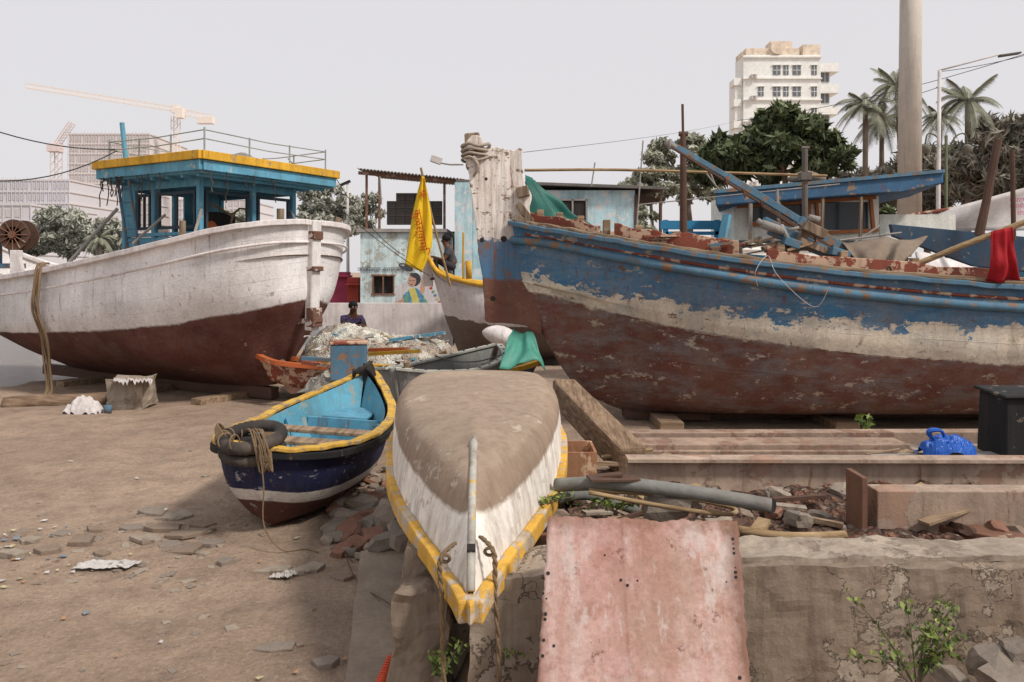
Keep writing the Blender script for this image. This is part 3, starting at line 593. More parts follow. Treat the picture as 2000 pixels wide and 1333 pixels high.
def torus(m,c,R,r,nx=(0,0,1),n=40,k=12,mi=0,sq=1.,tread=.006):
    c=V(c); z=V(nx).normalized(); x=z.orthogonal().normalized(); y=z.cross(x); P=[]
    for i in range(n):
        a=2*math.pi*i/n; d=x*math.cos(a)+y*math.sin(a)
        for j in range(k):
            b2=2*math.pi*j/k; tr=tread*(1 if i%2 else -1) if math.cos(b2)>.3 else 0
            P.append(c+d*(R+(r+tr)*math.cos(b2))+z*(r+tr)*sq*math.sin(b2))
    m.add(P,[(i*k+j,((i+1)%n)*k+j,((i+1)%n)*k+(j+1)%k,i*k+(j+1)%k) for i in range(n) for j in range(k)],mi)
m=MB(); tc=V((-2.13,6.53,.84)); torus(m,tc,.225,.055,(-.05,-.22,1),n=64,k=16,sq=.95,tread=.003); m.build('tyre',rubber,label='worn black tyre lashed to the end of the dinghy',category='tyre',smooth=True)
m=MB(); torus(m,tc+V((0,.02,-.11)),.225,.045,(.05,-.2,1),n=64,tread=.003); m.build('tyre',rubber,label='second worn tyre beneath the first',category='tyre',smooth=True)
m=MB()
for k in range(9):
    o=.013*k; m.tube(curve([tc+V((-.05+o,-.02,.06)),tc+V((.05+o,-.2,.08+random.uniform(-.01,.02))),tc+V((.1+o*1.2+random.uniform(-.03,.03),-.29,-.05)),tc+V((.14+o,-.26,-.16-random.uniform(0,.08))),tc+V((.2,-.15,-.07)),tc+V((.1+o,-.05,.05))],4),.007,6)
m.tube(curve([tc+V((.15,-.3,0)),tc+V((.2,-.34,-.3)),tc+V((.2,-.33,-.62)),tc+V((.33,-.3,-.82)),tc+V((.5,-.25,-.83)),tc+V((.62,-.33,-.83))],5),.006,6)
for k in range(6): torus(m,tc+V((-.28+.01*k,.0,.01*k)),.08,.007,(.9,.2,.2+.1*k),n=16,k=5,tread=0)
for t in range(5): 
    aa=2.4+t*.5; torus(m,tc+V((math.cos(aa)*.225,math.sin(aa)*.225,0)),.062,.007,(-math.sin(aa),math.cos(aa),.1),n=14,k=5,tread=0)
m.build('rope',ropem,label='tangled tan rope over the tyre trailing to the ground',category='rope',smooth=True)
# ------------------------------------------------ overturned boat
ov=root('overturned_boat',(-.175,3.36,.80),math.atan2(3.8,-.12),'upturned wooden skiff, worn white and tan with yellow gunwale','boat')
vs=[0,.35,.55,.8,1.]
st=[
 [(.0,.012,.0),(.14,.014,.14),(.32,.016,.27),(.56,.012,.39),(.84,.0,.48)],
 [(.32,.11,.02),(.42,.105,.16),(.55,.1,.29),(.72,.08,.42),(.95,.0,.5)],
 [(.9,.31,.055),(.92,.29,.21),(.96,.26,.35),(1.05,.19,.46),(1.2,.0,.51)],
 [(1.6,.50,.08),(1.6,.48,.26),(1.6,.44,.4),(1.62,.33,.485),(1.68,.0,.515)],
 [(2.6,.63,.1),(2.6,.62,.3),(2.6,.58,.44),(2.6,.43,.5),(2.6,.0,.52)],
 [(3.3,.65,.1),(3.3,.64,.31),(3.3,.6,.45),(3.3,.46,.5),(3.3,.0,.515)],
 [(3.85,.63,.1),(3.88,.62,.3),(3.9,.57,.43),(3.92,.43,.48),(3.95,.0,.495)]]
rows,lines=hullgrid(st,vs,9,6)
rr2=[[np.array([p[0],p[1],p[2],p[3]+.16*(1-math.exp(-i/9.))*(1 if p[3]>0.02 else 1)]) for p in r] for i,r in enumerate(rows)]
mo=hullm('overturned_hull_paint',[(.585,S(222,216,207,1.2),.14),(.84,S(150,130,112,1.02),.5),(1.5,S(158,140,122,1.05),0)],planks=1,patch=S(184,170,154),pthr=.6,pamt=.7,damt=.5,rust=.45,dirt=S(112,94,78),seam=0,dust=S(146,128,112),dustamt=.3,psc=2.4,soft=.015,grain=(5,5,.9))
m=MB(); mkhull(m,rr2,-1); mkhull(m,rr2,1)
lr=rr2[-1]; m.add([V((p[0],-p[1],p[2])) for p in lr]+[V((p[0],p[1],p[2])) for p in lr[::-1]],[tuple(range(2*len(lr)))],0,[(0,float(p[3])) for p in lr]+[(0,float(p[3])) for p in lr[::-1]])
oh=m.build('hull',mo,ov,ov,smooth=True); weld(oh)
m=MB()
for sd in(-1,1):
    sweep(m,[V((p[0]-.03,sd*(p[1]+.014),p[2]-.025)) for p in lines[0]],.055,.1,0,.015)
m.prism([V((-.07,0,-.075)),V((.1,-.07,-.075)),V((.14,0,-.075)),V((.1,.07,-.075))],(0,0,.1))
m.build('gunwale',[paint('worn_yellow',S(214,166,70,1.08),damt=.6,peel=S(185,170,150),pthr=.53,pscale=7,rust=.6,bump=.5)],ov,ov,bevel=.012)
m=MB(); P=[V((p[0]-.002,0,p[2]+.0)) for p in rows[0][2:-1]]+[V((.86,0,.484)),V((1.0,0,.5))]
m.tube(P,[.019]*(len(P)-2)+[.024,.004],8,0)
m.build('stem_strip',paint('flaking_stem',S(186,182,172),damt=.6,peel=S(190,158,88),pthr=.55,pscale=10,rust=.6),ov,ov,smooth=True)
m=MB(); m.box((.17,0,.165),(.03,.038,.07),0,R=Matrix.Rotation(-.9,3,'Y')); m.build('stem_gap',dark,ov,ov)
m=MB()
for i,(px,py) in enumerate([(862,1095),(965,1082)]):
    a=W(px,py,3.55)+V((0,-.03,0))
    P=[a+V((.06*(1 if i==0 else -1),.05,.07)),a+V((0,-.02,.02)),a+V((.006,-.02,-.15)),a+V((.012+.01*i,0,-.45)),a+V((.02,.01,-.8))]
    for o in (-.006,.006): m.tube([p+V((o*math.cos(j*1.3),o*math.sin(j*1.3),0)) for j,p in enumerate(curve(P,9))],.0075,6)
    torus(m,a+V((.02*(1 if i==0 else -1),0,.02)),.02,.008,(0,1,.4),n=14,k=6,tread=0)
m.build('rope',ropem,label='two tan ropes hanging from the yellow bow',category='rope',smooth=True)
# ------------------------------------------------ walls
def roughbox(m,c,d,seg=(20,4,8),amp=.02,mi=0,fq=4.):
    c=V(c);nx,ny,nz_=seg
    def disp(p): return p+noise.noise_vector(p*fq)*amp+noise.noise_vector(p*fq*3)*amp*.4
    def face(o,u,v,nu,nv): m.grid([[disp(o+u*(i/nu)+v*(j/nv)) for j in range(nv+1)] for i in range(nu+1)],mi)
    x,y,z=d; o=c-V(d)/2; X=V((x,0,0));Y=V((0,y,0));Z=V((0,0,z))
    face(o,X,Z,nx,nz_); face(o+Y,Z,X,nz_,nx); face(o,Z,Y,nz_,ny); face(o+X,Y,Z,ny,nz_); face(o+Z,X,Y,nx,ny); face(o,Y,X,ny,nx)
ww=root('masonry_wall',(3,3.8,0),0,'low crumbling cement plastered wall around the slipway pit','wall')
def chew(p):
    if p.z>.72:
        p.z-=.05*max(0,noise.noise(V((p.x*2.5,p.y*4,2))))+.012*noise.noise(p*14)
        if p.x<.35: p.z-=.05*sst(.35,0,p.x)
    return p
m=MB(); roughbox(m,(3.1,3.83,.42),(6.6,.36,.84),(200,12,28),.02,0,5.); m.v=[chew(p) for p in m.v]; m.build('wall_body',concd,ww,smooth=False)
m=MB(); roughbox(m,(3.3,3.88,.845),(6.2,.28,.03),(140,9,2),.012,0,6.); m.v=[chew(p) for p in m.v]; m.build('coping',conc,ww)
sw=MB(); roughbox(sw,(-.36,5.7,.38),(.4,3.4,.84),(8,70,18),.055,0,4.); sw.build('masonry_wall',concd,label='rough stone side wall under the upturned skiff',category='wall')
m=MB(); roughbox(m,(-.43,3.9,.33),(.26,.32,.7),(8,8,16),.05,0,5.); m.build('stone_block',concd,label='broken masonry pier with moss beneath the bow',category='stone')
m=MB(); roughbox(m,(0,0,.03),(.4,2.2,.08),(12,40,2),.01,0,3.); o=m.build('concrete_slab',paint('pale_slab',S(162,146,130),damt=.5,bump=.5,streak=False,crack=.3),label='long flat concrete slab half sunk in the dirt',category='slab'); o.location=(-.79,5.0,-.01); o.rotation_euler=(0,0,.15)
# pink sheet
G=[]
tl=V((.165,3.58,1.1));tr=V((1.02,3.6,1.07)); bl_=V((.055,3.08,.0)); br=V((.975,3.1,.0))
for i in range(61):
    u=i/60; r=[]
    for j in range(61):
        v=j/60; p=(tl*(1-u)+tr*u)*(1-v)+(bl_*(1-u)+br*u)*v
        p=p+V((0,-.02*math.sin(u*math.pi)*math.sin(v*2.5)+.01*noise.noise(p*4)+ (.03*max(0,u-.88)*8*max(0,.3-v)),0))
        if j==0: p.z+=.012*noise.noise(V((u*26,3,1)))-.03*max(0,noise.noise(V((u*6,1,1))))
        if i in(0,60): p.x+=.014*noise.noise(V((v*34,i,1)))+.008*noise.noise(V((v*8,i,1)))
        r.append(p)
    G.append(r)
m=MB(); m.grid(G)
pm,nt,b=base('pink_sheet_paint',.75); co=N(nt,'ShaderNodeTexCoord').outputs['Object']
n1=nz(nt,co,1.6,12,.7);n2=nz(nt,co,9,12,.7); n9=nz(nt,co,40,6,.7)
cc=mix(nt,thr(nt,n1,.38,.6),S(170,130,120,1.08),S(192,158,150,1.12))
mp=N(nt,'ShaderNodeMapping',{'Vector':co,'Scale':(5,1,.6)}).outputs[0]; n3=nz(nt,mp,2.,8,.7)
cc=mix(nt,thr(nt,n3,.46,.62,0,.7),cc,S(204,182,174)); cc=mix(nt,thr(nt,n2,.52,.6,0,.55),cc,S(160,114,98))
n6=nz(nt,N(nt,'ShaderNodeMapping',{'Vector':co,'Location':(5,5,5)}).outputs[0],2.3,12,.72); cc=mix(nt,thr(nt,n6,.5,.62,0,.65),cc,S(164,130,112))
n7=nz(nt,N(nt,'ShaderNodeMapping',{'Vector':co,'Location':(2,15,5),'Scale':(2.5,1,1)}).outputs[0],3.,12,.72); cc=mix(nt,thr(nt,n7,.55,.6,0,.6),cc,S(200,188,182))
n5=nz(nt,co,3.6,13,.77); cc=mix(nt,thr(nt,n5,.6,.62,0,.75),cc,S(114,74,58))
cc=mix(nt,.55,cc,mix(nt,thr(nt,n9,.3,.7),(.55,.55,.55,1),(1.05,1.05,1.05,1)),'MULTIPLY')
sx=N(nt,'ShaderNodeSeparateXYZ',{0:co}); ed=thr(nt,mth(nt,'ADD',mth(nt,'ABSOLUTE',sx.outputs[0]),mth(nt,'MULTIPLY',n2,.16)),.46,.53); cc=mix(nt,mth(nt,'MULTIPLY',ed,.8),cc,S(112,80,64))
ed2=thr(nt,mth(nt,'ADD',sx.outputs[2],mth(nt,'MULTIPLY',n2,.2)),1.12,1.2); cc=mix(nt,mth(nt,'MULTIPLY',ed2,.8),cc,S(120,88,70))
sem=thr(nt,mth(nt,'ABSOLUTE',mth(nt,'ADD',sx.outputs[0],.05)),.002,.01,1,0); cc=mix(nt,mth(nt,'MULTIPLY',sem,.25),cc,S(120,80,66))
nt.links.new(cc,b.inputs['Base Color']); bp=N(nt,'ShaderNodeBump',{'Strength':.5,'Distance':.015,'Height':mth(nt,'ADD',n2,mth(nt,'MULTIPLY',n5,.8))}); nt.links.new(bp.outputs[0],b.inputs['Normal'])
ps=m.build('metal_sheet',pm,label='faded pink sheet with nail holes leaning on the wall',category='sheet',smooth=True,solid=.006)
for k in range(30):
    u=random.random() if k<12 else random.choice([.03,.97]); v=random.uniform(.05,.8); i=int(u*60);j=int(v*60); p=G[i][j]; s_=random.uniform(.003,.009)
    n=V((0,-.92,.4)); m=MB(); m.tube([p+n*.0035,p+n*.0055],s_,6); m.build('nail_hole',dark,ps)
# ------------------------------------------------ pit: soil, beams
rub,nt,b=base('red_rubble',.95); co=N(nt,'ShaderNodeTexCoord').outputs['Object']
v1=N(nt,'ShaderNodeTexVoronoi',{'Vector':co,'Scale':14.}); v2=N(nt,'ShaderNodeTexVoronoi',{'Vector':co,'Scale':38.}); nn=nz(nt,co,3,8,.7)
sel=N(nt,'ShaderNodeSeparateColor',{0:v1.outputs['Color']}).outputs[0]
cc=mix(nt,sel,S(118,80,64),S(154,106,84)); cc=mix(nt,thr(nt,nn,.45,.6),cc,S(126,108,94)); cc=mix(nt,thr(nt,sel,.8,.82),cc,S(160,145,130)); cc=mix(nt,thr(nt,v1.outputs['Distance'],.35,.6,0,.8),cc,S(60,46,40)); cc=mix(nt,thr(nt,v2.outputs['Distance'],.3,.6,0,.5),cc,S(76,58,48))
nt.links.new(cc,b.inputs['Base Color']); bp=N(nt,'ShaderNodeBump',{'Strength':1.,'Distance':.06,'Height':mth(nt,'SUBTRACT',nn,mth(nt,'ADD',v1.outputs['Distance'],mth(nt,'MULTIPLY',v2.outputs['Distance'],.4)))}); nt.links.new(bp.outputs[0],b.inputs['Normal'])
m=MB(); m.grid([[V((x:=.0+6*i/160,y:=3.98+1.95*j/60,.58+.06*noise.noise(V((x*2,y*2,1)))+.07*abs(noise.noise(V((x*7,y*7,2))))+.03*noise.noise(V((x*18,y*18,2))))) for j in range(61)] for i in range(161)][::-1]); m.build('rubble_ground',rub,kind='structure')
m=MB(); m.grid([[V((x:=.3+6*i/100,y:=6.0+.75*j/14,.52+.05*noise.noise(V((x*3,y*3,1)))+.04*abs(noise.noise(V((x*9,y*9,2)))))) for j in range(15)] for i in range(101)][::-1]); m.build('rubble_ground',rub,kind='structure')
def ibeam(m,a,b_,w,h,t=.025,mi=0):
    a=V(a);b_=V(b_); m.beam(a+V((0,0,h/2-t/2)),b_+V((0,0,h/2-t/2)),w,t,mi); m.beam(a-V((0,0,h/2-t/2)),b_-V((0,0,h/2-t/2)),w,t,mi); m.beam(a,b_,t,h-2*t,mi)
m=MB(); ibeam(m,(.86,5.98,.665),(5.,5.95,.665),.16,.28); thing(m,'steel_beam',steelp,'long pale rusty steel I-beam lying across the pit','beam')
m=MB(); m.beam((2.27,5.03,.7),(4.6,5.,.7),.16,.27); thing(m,'steel_beam',steelp,'boxy grey steel beam on the pit edge','beam',bevel=.008)
m=MB(); m.beam((2.17,5.02,.48),(2.17,5.02,.93),.24,.035,up=(1,0,0)); thing(m,'steel_plate',rustm,'upright rusty end plate of a beam','plate',bevel=.004)
m=MB(); m.beam((1.0,6.95,.68),(3.4,6.95,.68),.3,.08); m.beam((1.05,7.25,.62),(5.4,7.3,.62),.15,.25); m.beam((1.0,6.76,.58),(3.4,6.76,.58),.05,.2); m.beam((3.4,6.85,.58),(3.3,6.3,.6),.12,.12);thing(m,'timber_platform',paint('pale_timber',S(168,144,126),damt=.6,bump=.5,peel=S(140,110,94),pthr=.54,pscale=4),'flat weathered timber staging along the pit','staging',bevel=.008)
m=MB(); m.beam((3.4,6.8,.6),(5.6,6.75,.6),.4,.18); thing(m,'concrete_kerb',conc,'grey concrete edge of the pit','kerb',bevel=.02)
m=MB(); m.beam((2.5,5.3,.56),(3.2,4.4,.6),.2,.1); thing(m,'rusty_beam',rustm,'short rusty beam lying on the soil','beam',bevel=.008)
m=MB(); m.beam((2.9,6.35,.68),(5.2,6.5,.7),.2,.08); thing(m,'steel_channel',greys,'grey metal channel behind the I-beam','channel',bevel=.008)
m=MB(); m.beam((.1,4.3,.72),(.65,4.0,.84),.05,.12);thing(m,'plank_offcut',rustm,'rusty plank offcut on the pit edge','plank',bevel=.005)
for i in range(26):
    X=random.uniform(.3,3.4);Yv=random.uniform(4.15,5.7) if i<17 else random.uniform(6.2,6.7);an=random.uniform(-1.3,1.3);L_=random.uniform(.2,.6); m=MB(); m.beam((X,Yv,.66),(X+L_*math.cos(an),Yv+L_*math.sin(an)*.4,.66+random.uniform(-.03,.08)),random.uniform(.03,.1),random.uniform(.012,.04)); thing(m,'scrap_board',random.choice([rustd,wood,bamboo,wood,conc]),'broken strip of wood lying on red rubble','scrap',group='scrap wood in the pit')
m=MB(); a=W(1100,765,8.5);b_=W(1236,905,6.4)
m.beam(a,b_,.25,.28,w2=.24,h2=.26)
o=thing(m,'timber_baulk',woodm('timber_y',S(156,132,108),S(96,74,58),'Y',1.2),'heavy split square timber leaning towards the pit','timber',bevel=.03)
m=MB(); m.beam(W(1215,862,7.6),W(1400,850,8.4),.3,.06);thing(m,'plank',wood,'grey plank lying under the boat','plank')
m=MB(); c=W(1128,905,6.2); 
for dx,dy,sx_,sy_ in((-.12,0,.02,.4),(.12,0,.02,.4),(0,-.2,.24,.02),(0,.2,.24,.02)): m.box(c+V((dx,dy,0)),(sx_,sy_,.26),0,rz=0)
m.box(c+V((0,0,-.12)),(.22,.38,.02)); thing(m,'metal_trough',paint('orange_rust',S(172,126,94),damt=.5,rust=.7,peel=S(200,170,140),pthr=.57,pscale=6),'small rusty orange metal trough','trough')
m=MB(); m.tube(curve([W(1086,948,4.75),W(1200,945,4.6),W(1350,962,4.5),W(1506,988,4.4)],5),.04,14); thing(m,'plastic_pipe',paint('grey_pvc',S(136,136,130),damt=.6,streak=False,rough=.6,bump=.3),'long curved grey plastic pipe resting on rubble','pipe',smooth=True)
m=MB(); m.tube([W(1500,987,4.42),W(1508,988.5,4.4)],.042,14); thing(m,'pipe_collar',blackm,'dark collar at the pipe end','collar')
m=MB(); m.tube(curve([W(1090,975,4.7),W(1150,968,4.9),W(1250,1000,5.),W(1300,1010,5.)],5),.03,10); thing(m,'plastic_pipe',paint('grey_hose',S(110,112,106),damt=.45,streak=False),'short grey hose under the pipe','pipe',smooth=True)
m=MB(); m.tube(curve([W(1150,962,4.5),W(1300,990,4.45),W(1420,1005,4.5),W(1425,990,4.6),W(1300,968,4.6),W(1150,958,4.6)],6),.013,8); thing(m,'bamboo_pole',bamboo,'bent yellow brown cane lying on the rubble','cane',smooth=True)
m=MB(); m.tube(curve([W(1440,1035,4.3),W(1540,1048,4.3),W(1650,1045,4.4)],6),.024,8); thing(m,'bamboo_pole',bamboo,'bamboo length lying behind the wall','cane',smooth=True)
m=MB(); m.beam(W(1150,935,4.55),W(1245,934,4.6),.12,.012); m.beam(W(1150,932,4.6),W(1215,926,4.6),.07,.012); thing(m,'rusty_scrap',rustd,'thin rusty scrap strips on the pipe','scrap')
m=MB(); c=W(1985,828,6.5); m.box(c,(.42,.4,.5),0,taper=.93); m.box(c+V((0,0,.26)),(.46,.44,.03),0,R=Matrix.Rotation(.06,3,'X')); thing(m,'battery_box',blackm,'scuffed black box with a loose lid','box',bevel=.015)
m=MB(); G=[]; c=V((W(1850,0,6.35).x,6.35,.74))
for i in range(61):
    r=[]
    for j in range(31):
        u=i/30-1;v=j/15-1; e=max(0,1-(u*u*.9+v*v*.9))
        h=.13*e**.5+.05*abs(noise.noise(V((u*4,v*3,2))))*min(1,e*4)+.02*abs(noise.noise(V((u*10,v*8,2))))
        r.append(c+V((u*.21+.02*noise.noise(V((u*3,v*3,7))),v*.13,h)))
    G.append(r)
m.grid(G); m.tube(curve([c+V((-.12,-.02,.12)),c+V((-.17,-.04,.19)),c+V((-.08,-.05,.2)),c+V((-.02,0,.13))],4),[.012,.016,.018,.02,.02,.02,.018,.016,.014,.014,.013,.012,.01],6); m.build('plastic_bag',bluebag,label='crumpled blue plastic bag on a beam',category='bag',smooth=False)
def rock(name,c,s_,mat,label,cat,group=None,seed=0,flat=1.):
    rnd=random.Random(seed)
    bm=bmesh.new(); bmesh.ops.create_icosphere(bm,subdivisions=2,radius=1)
    off=V((rnd.uniform(0,99),rnd.uniform(0,99),0)); sx_,sy_,sz_=s_
    for v in bm.verts:
        p=v.co.copy(); k=1+.35*noise.noise(p*1.2+off)+.12*noise.noise(p*3+off)
        p=V([max(-.66,min(.66,t)) for t in p])*k*1.2; v.co=V((p.x*sx_,p.y*sy_,p.z*sz_))
    me=bpy.data.meshes.new(name);bm.to_mesh(me);bm.free(); me.materials.append(mat); o=bpy.data.objects.new(name,me);col.objects.link(o)
    o.location=c;o.rotation_euler=(rnd.uniform(-.3,.3)*flat,rnd.uniform(-.3,.3)*flat,rnd.uniform(0,6)); tag(o,label,cat,None,group);return o
def ground_at(px,py):
    Y=EYE*F/(py-HOR); X=(px-1000)/F*Y; return X,Y
stone2=paint('brown_stone',S(144,126,110),damt=.4,bump=.5,streak=False)
def slabfrag(X,Y,r,h,mat,label,group,n=5,tilt=.1):
    a0=random.uniform(0,6); m=MB(); P=[V((X+r*random.uniform(.6,1.2)*math.cos(a0+t*6.283/n)*1.3,Y+r*random.uniform(.6,1.2)*math.sin(a0+t*6.283/n),gz(X,Y)-.01)) for t in range(n)]
    tx,ty=random.uniform(-tilt,tilt),random.uniform(-tilt,tilt)
    P=[p+V((0,0,(p.x-X)*tx+(p.y-Y)*ty)) for p in P]
    m.prism(P,(0,0,h)); o=thing(m,'paving_fragment',mat,label,'paving fragment',group=group,bevel=.006)
for (px,py,r) in [(300,1000,.14),(345,1012,.13),(320,1035,.15),(372,1048,.14),(395,1030,.1),(362,1075,.16),(290,1060,.12),(255,1030,.1),(410,1065,.1),(330,1068,.09),(120,1045,.1),(60,1055,.09),(160,1060,.11),(95,1080,.08),(30,1085,.09),(185,1040,.07),(540,1115,.12),(605,1112,.11),(670,1128,.09),(540,1268,.1),(450,1232,.05),(640,1300,.07),(200,1085,.06),(575,1120,.07),(440,1100,.07)]:
    X,Y=ground_at(px,py); slabfrag(X,Y,r,random.uniform(.02,.05),random.choice([stone,stone2,conc]),'broken angular paving slab piece half sunk in dirt','paving fragments in the dirt',random.choice([4,5,6]))
for i in range(190):
    px=random.gauss(735,48);py=random.uniform(905,1095)
    if px>815 or px<630: continue
    X,Y=ground_at(px,py); s_=random.uniform(.025,.1)*(1.2 if py>980 else .9)
    if i%4==0: slabfrag(X,Y,s_*1.2,s_*.5,random.choice([stone,conc,brick]),'broken brick or slab piece beside the dinghy','broken bricks between the boats',4,.6); continue
    rock('rubble_stone',(X,Y,gz(X,Y)+s_*.4+max(0,(X+1.25))*.3),(s_*random.uniform(.8,1.5),s_,s_*.6),random.choice([stone,stone2,conc,stone,brick,conc]),'broken grey stone beside the dinghy','stone','rubble between the boats',i)
for i in range(150):
    px=random.choice([random.gauss(110,90),random.gauss(330,50),random.uniform(0,700)]);py=random.gauss(1060,45) if i%4 else random.uniform(850,1320)
    if py<860:continue
    X,Y=ground_at(px,py); s_=random.uniform(.01,.04)
    rock('rubble_stone',(X,Y,gz(X,Y)+s_*.05),(s_*random.uniform(.8,1.8),s_,s_*.3),random.choice([stone,stone2,conc]),'flat broken stone lying in the dirt','stone','stones scattered on the dirt',i+200,.3)
for i in range(110):
    X=random.uniform(.1,3.8);Y=random.uniform(4.08,5.75); s_=random.uniform(.02,.075)
    rock('rubble_stone',(X,Y,.6+s_*.3),(s_*1.3,s_,s_*.6),random.choice([stone,stone2,brick,conc,rustd]),'stone in the slipway pit','stone','rubble in the pit',i+600)
for i,(px,py,Yd,a_) in enumerate([(1935,1290,3.45,.08),(1990,1275,3.42,.07),(1860,1325,3.45,.06),(1965,1325,3.35,.09),(775,1000,5.8,.12),(795,1045,5.4,.13),(1300,985,4.6,.12),(1345,980,4.8,.09),(1560,1015,4.6,.07)]):
    rock('boulder',W(px,py,Yd),(a_*1.3,a_,a_*.8),stone,'rough grey boulder at the foot of the wall','stone','boulders by the wall',i+700)
lit=[S(200,195,190),S(180,140,105),S(130,140,150),S(200,190,150),S(215,210,205)]
lm=[paint('litter_%s'%n,c,damt=.3,streak=False) for n,c in zip(['white','orange','bluegrey','yellow','pale'],lit)]
for i in range(85):
    px,py=random.choice([(random.gauss(80,70),random.gauss(1080,35)),(random.gauss(680,50),random.gauss(1000,40)),(random.uniform(0,700),random.uniform(820,1330)),(random.gauss(60,60),random.gauss(1080,30))])
    if py<800 or px>800: continue
    X,Y=ground_at(px,py); s_=random.uniform(.008,.03); a_=random.uniform(0,6)
    m=MB(); P=[V((X+s_*random.uniform(.7,1.4)*math.cos(a_+t*1.57),Y+s_*random.uniform(.7,1.4)*math.sin(a_+t*1.57),gz(X,Y)+.012+random.uniform(0,.012))) for t in range(4)]
    m.add(P,[(0,1,2),(0,2,3)]); m.build('litter_scrap',random.choice(lm),label='scrap of litter on the dirt',category='litter',group='litter scattered on the dirt',solid=.002)
for (px,py,w,h) in [(205,1110,.2,.05),(548,1128,.07,.04)]:
    X,Y=ground_at(px,py); m=MB(); m.grid([[V((X-w+2*w*i/16+.05*j/10,Y-h*1.5+3*h*j/10+.04*noise.noise(V((i*.4,j,1))),gz(X,Y)+.02+.035*abs(noise.noise(V((i*.45,j*.5,px)))))) for j in range(11)] for i in range(17)])
    m.build('paper_sheet',lm[0],label='crumpled dirty white sheet lying on the dirt',category='paper',solid=.002)
m=MB()
for i in range(14): torus(m,W(737+2.3*i,1352-5*i,3.85+.02*i),.026,.007,(.2,.5,.5),n=16,k=6,tread=0)
m.tube([W(737,1352,3.85),W(768,1288,4.12)],.025,10); m.build('corrugated_hose',paint('orange_plastic',S(215,85,50),damt=.1,streak=False,rough=.4),label='end of an orange corrugated hose',category='hose',smooth=True)
m=MB(); m.tube(curve([W(690,1100,6),W(675,1080,6.1),W(700,1140,5.5),W(760,1180,5.0),W(795,1220,4.75),(W(770,1300,4.4))],5),.004,5); m.build('wire',rustd,label='thin rusty wire curling on the slab',category='wire')
m=MB(); a=W(10,795,13.);b_=W(218,780,13.3); m.tube(curve([a,a.lerp(b_,.3)+V((0,0,.03)),a.lerp(b_,.6),b_],3),[.15,.16,.14,.15,.14,.13,.14,.13,.13,.12],10); thing(m,'log',woodm('log_wood',S(140,118,98),S(94,74,58)),'weathered log lying under the white boat','log',smooth=True)
m=MB(); c=W(258,772,12.9); c.z=.24; roughbox(m,c,(.58,.5,.48),(12,12,12),.05,0,4); thing(m,'support_block',conc,'squat concrete block propping the hull','block')
m=MB(); G=[[W(222+75*i/20,742+ (14 if j>3 else 2)*abs(noise.noise(V((i*.5,1,1))))*2*j/6,12.95-.09*j)+V((0,0,.05*noise.noise(V((i*.6,j*.8,0))))) for j in range(7)] for i in range(21)]; m.grid(G); m.build('white_sack',whitecloth,label='flattened white sack on top of the block',category='sack',smooth=True,solid=.02)
m=MB(); X,Y=ground_at(165,808); m.grid([[V((X-.27+.0135*i+.03*noise.noise(V((i*.2,j*.2,9))),Y-.15+.0125*j,gz(X,Y)+.24*(max(0,1-((i-20)/20.)**2)*max(0,1-((j-12)/12.)**2))**.8+.09*abs(noise.noise(V((i*.13,j*.16,0))))+.03*abs(noise.noise(V((i*.4,j*.4,0)))))) for j in range(25)] for i in range(41)]); m.build('white_sack',whitecloth,label='crumpled white plastic sack on the dirt',category='sack')
m=MB(); X,Y=ground_at(211,808); m.tube([(X,Y,0),(X,Y,.13)],[.05,.06],12); thing(m,'blue_cup',turqd,'small blue plastic cup on the dirt','cup',smooth=True)
for i,(s_,p_) in enumerate([(1.5,.3),(3.5,.3),(5.5,.2)]):
    q=RM@V((s_,p_,0)); m=MB(); m.box((q.x,q.y,.05),(1.5,.25,.12),0,rz=ang+1.57); thing(m,'support_timber',wood,'timber block under the keel','block',bevel=.01,group='timbers under the keel')
for i,x in enumerate((2.,4.2,6.6)):
    m=MB(); m.box((x,BY-.1,.24),(.3,1.5,.14)); thing(m,'support_timber',wood,'timber block under the keel','block',bevel=.01,group='timbers under the keel')
# ------------------------------------------------ mid clutter
gdn=root('rowing_dinghy',V((-1.5,10.0,.0)),math.radians(66),'grey fibreglass dinghy with riveted rim','dinghy')
vs=[0,.5,1]; st=[[(.3,.02,.3),(.12,.04,.55),(0,.05,.98)],[(.5,.1,.2),(.4,.3,.5),(.3,.4,.93)],[(1.3,.2,.15),(1.3,.5,.45),(1.3,.58,.86)],[(2.3,.1,.2),(2.4,.3,.5),(2.5,.4,.92)],[(2.8,.02,.4),(2.9,.03,.6),(3.1,.04,1.02)]]
rows,lines=hullgrid(st,vs,7,5)
gd=paint('grey_fibreglass',S(138,140,136),damt=.5,rust=.3,peel=S(165,165,160),pthr=.58)
m=MB(); mkhull(m,rows,-1); mkhull(m,rows,1); closend(m,rows[0]); m.build('hull',gd,gdn,gdn,smooth=True,solid=.02)
m=MB(); [sweep(m,[V((p[0],sd*p[1],p[2])) for p in lines[2]],.1,.03) for sd in(-1,1)]; m.box((1.3,0,.7),(.2,1.05,.03)); m.box((.4,0,.9),(.3,.5,.02)); m.build('rim',paint('pale_rim',S(180,180,170),damt=.5),gdn,gdn)
m=MB()
for sd in(-1,1):
    for p in lines[2][2:-2:2]: m.box((p[0],sd*p[1],p[2]+.018),(.03,.03,.012))
m.build('rivet',dark,gdn,gdn,kind='stuff')
m=MB(); torus(m,(.35,0,.93),.07,.025,(0,0,1),n=14,k=6,tread=0); m.tube([(.35,0,.85),(.33,0,1.02)],.04,8); m.build('rope_coil',ropem,gdn,gdn)
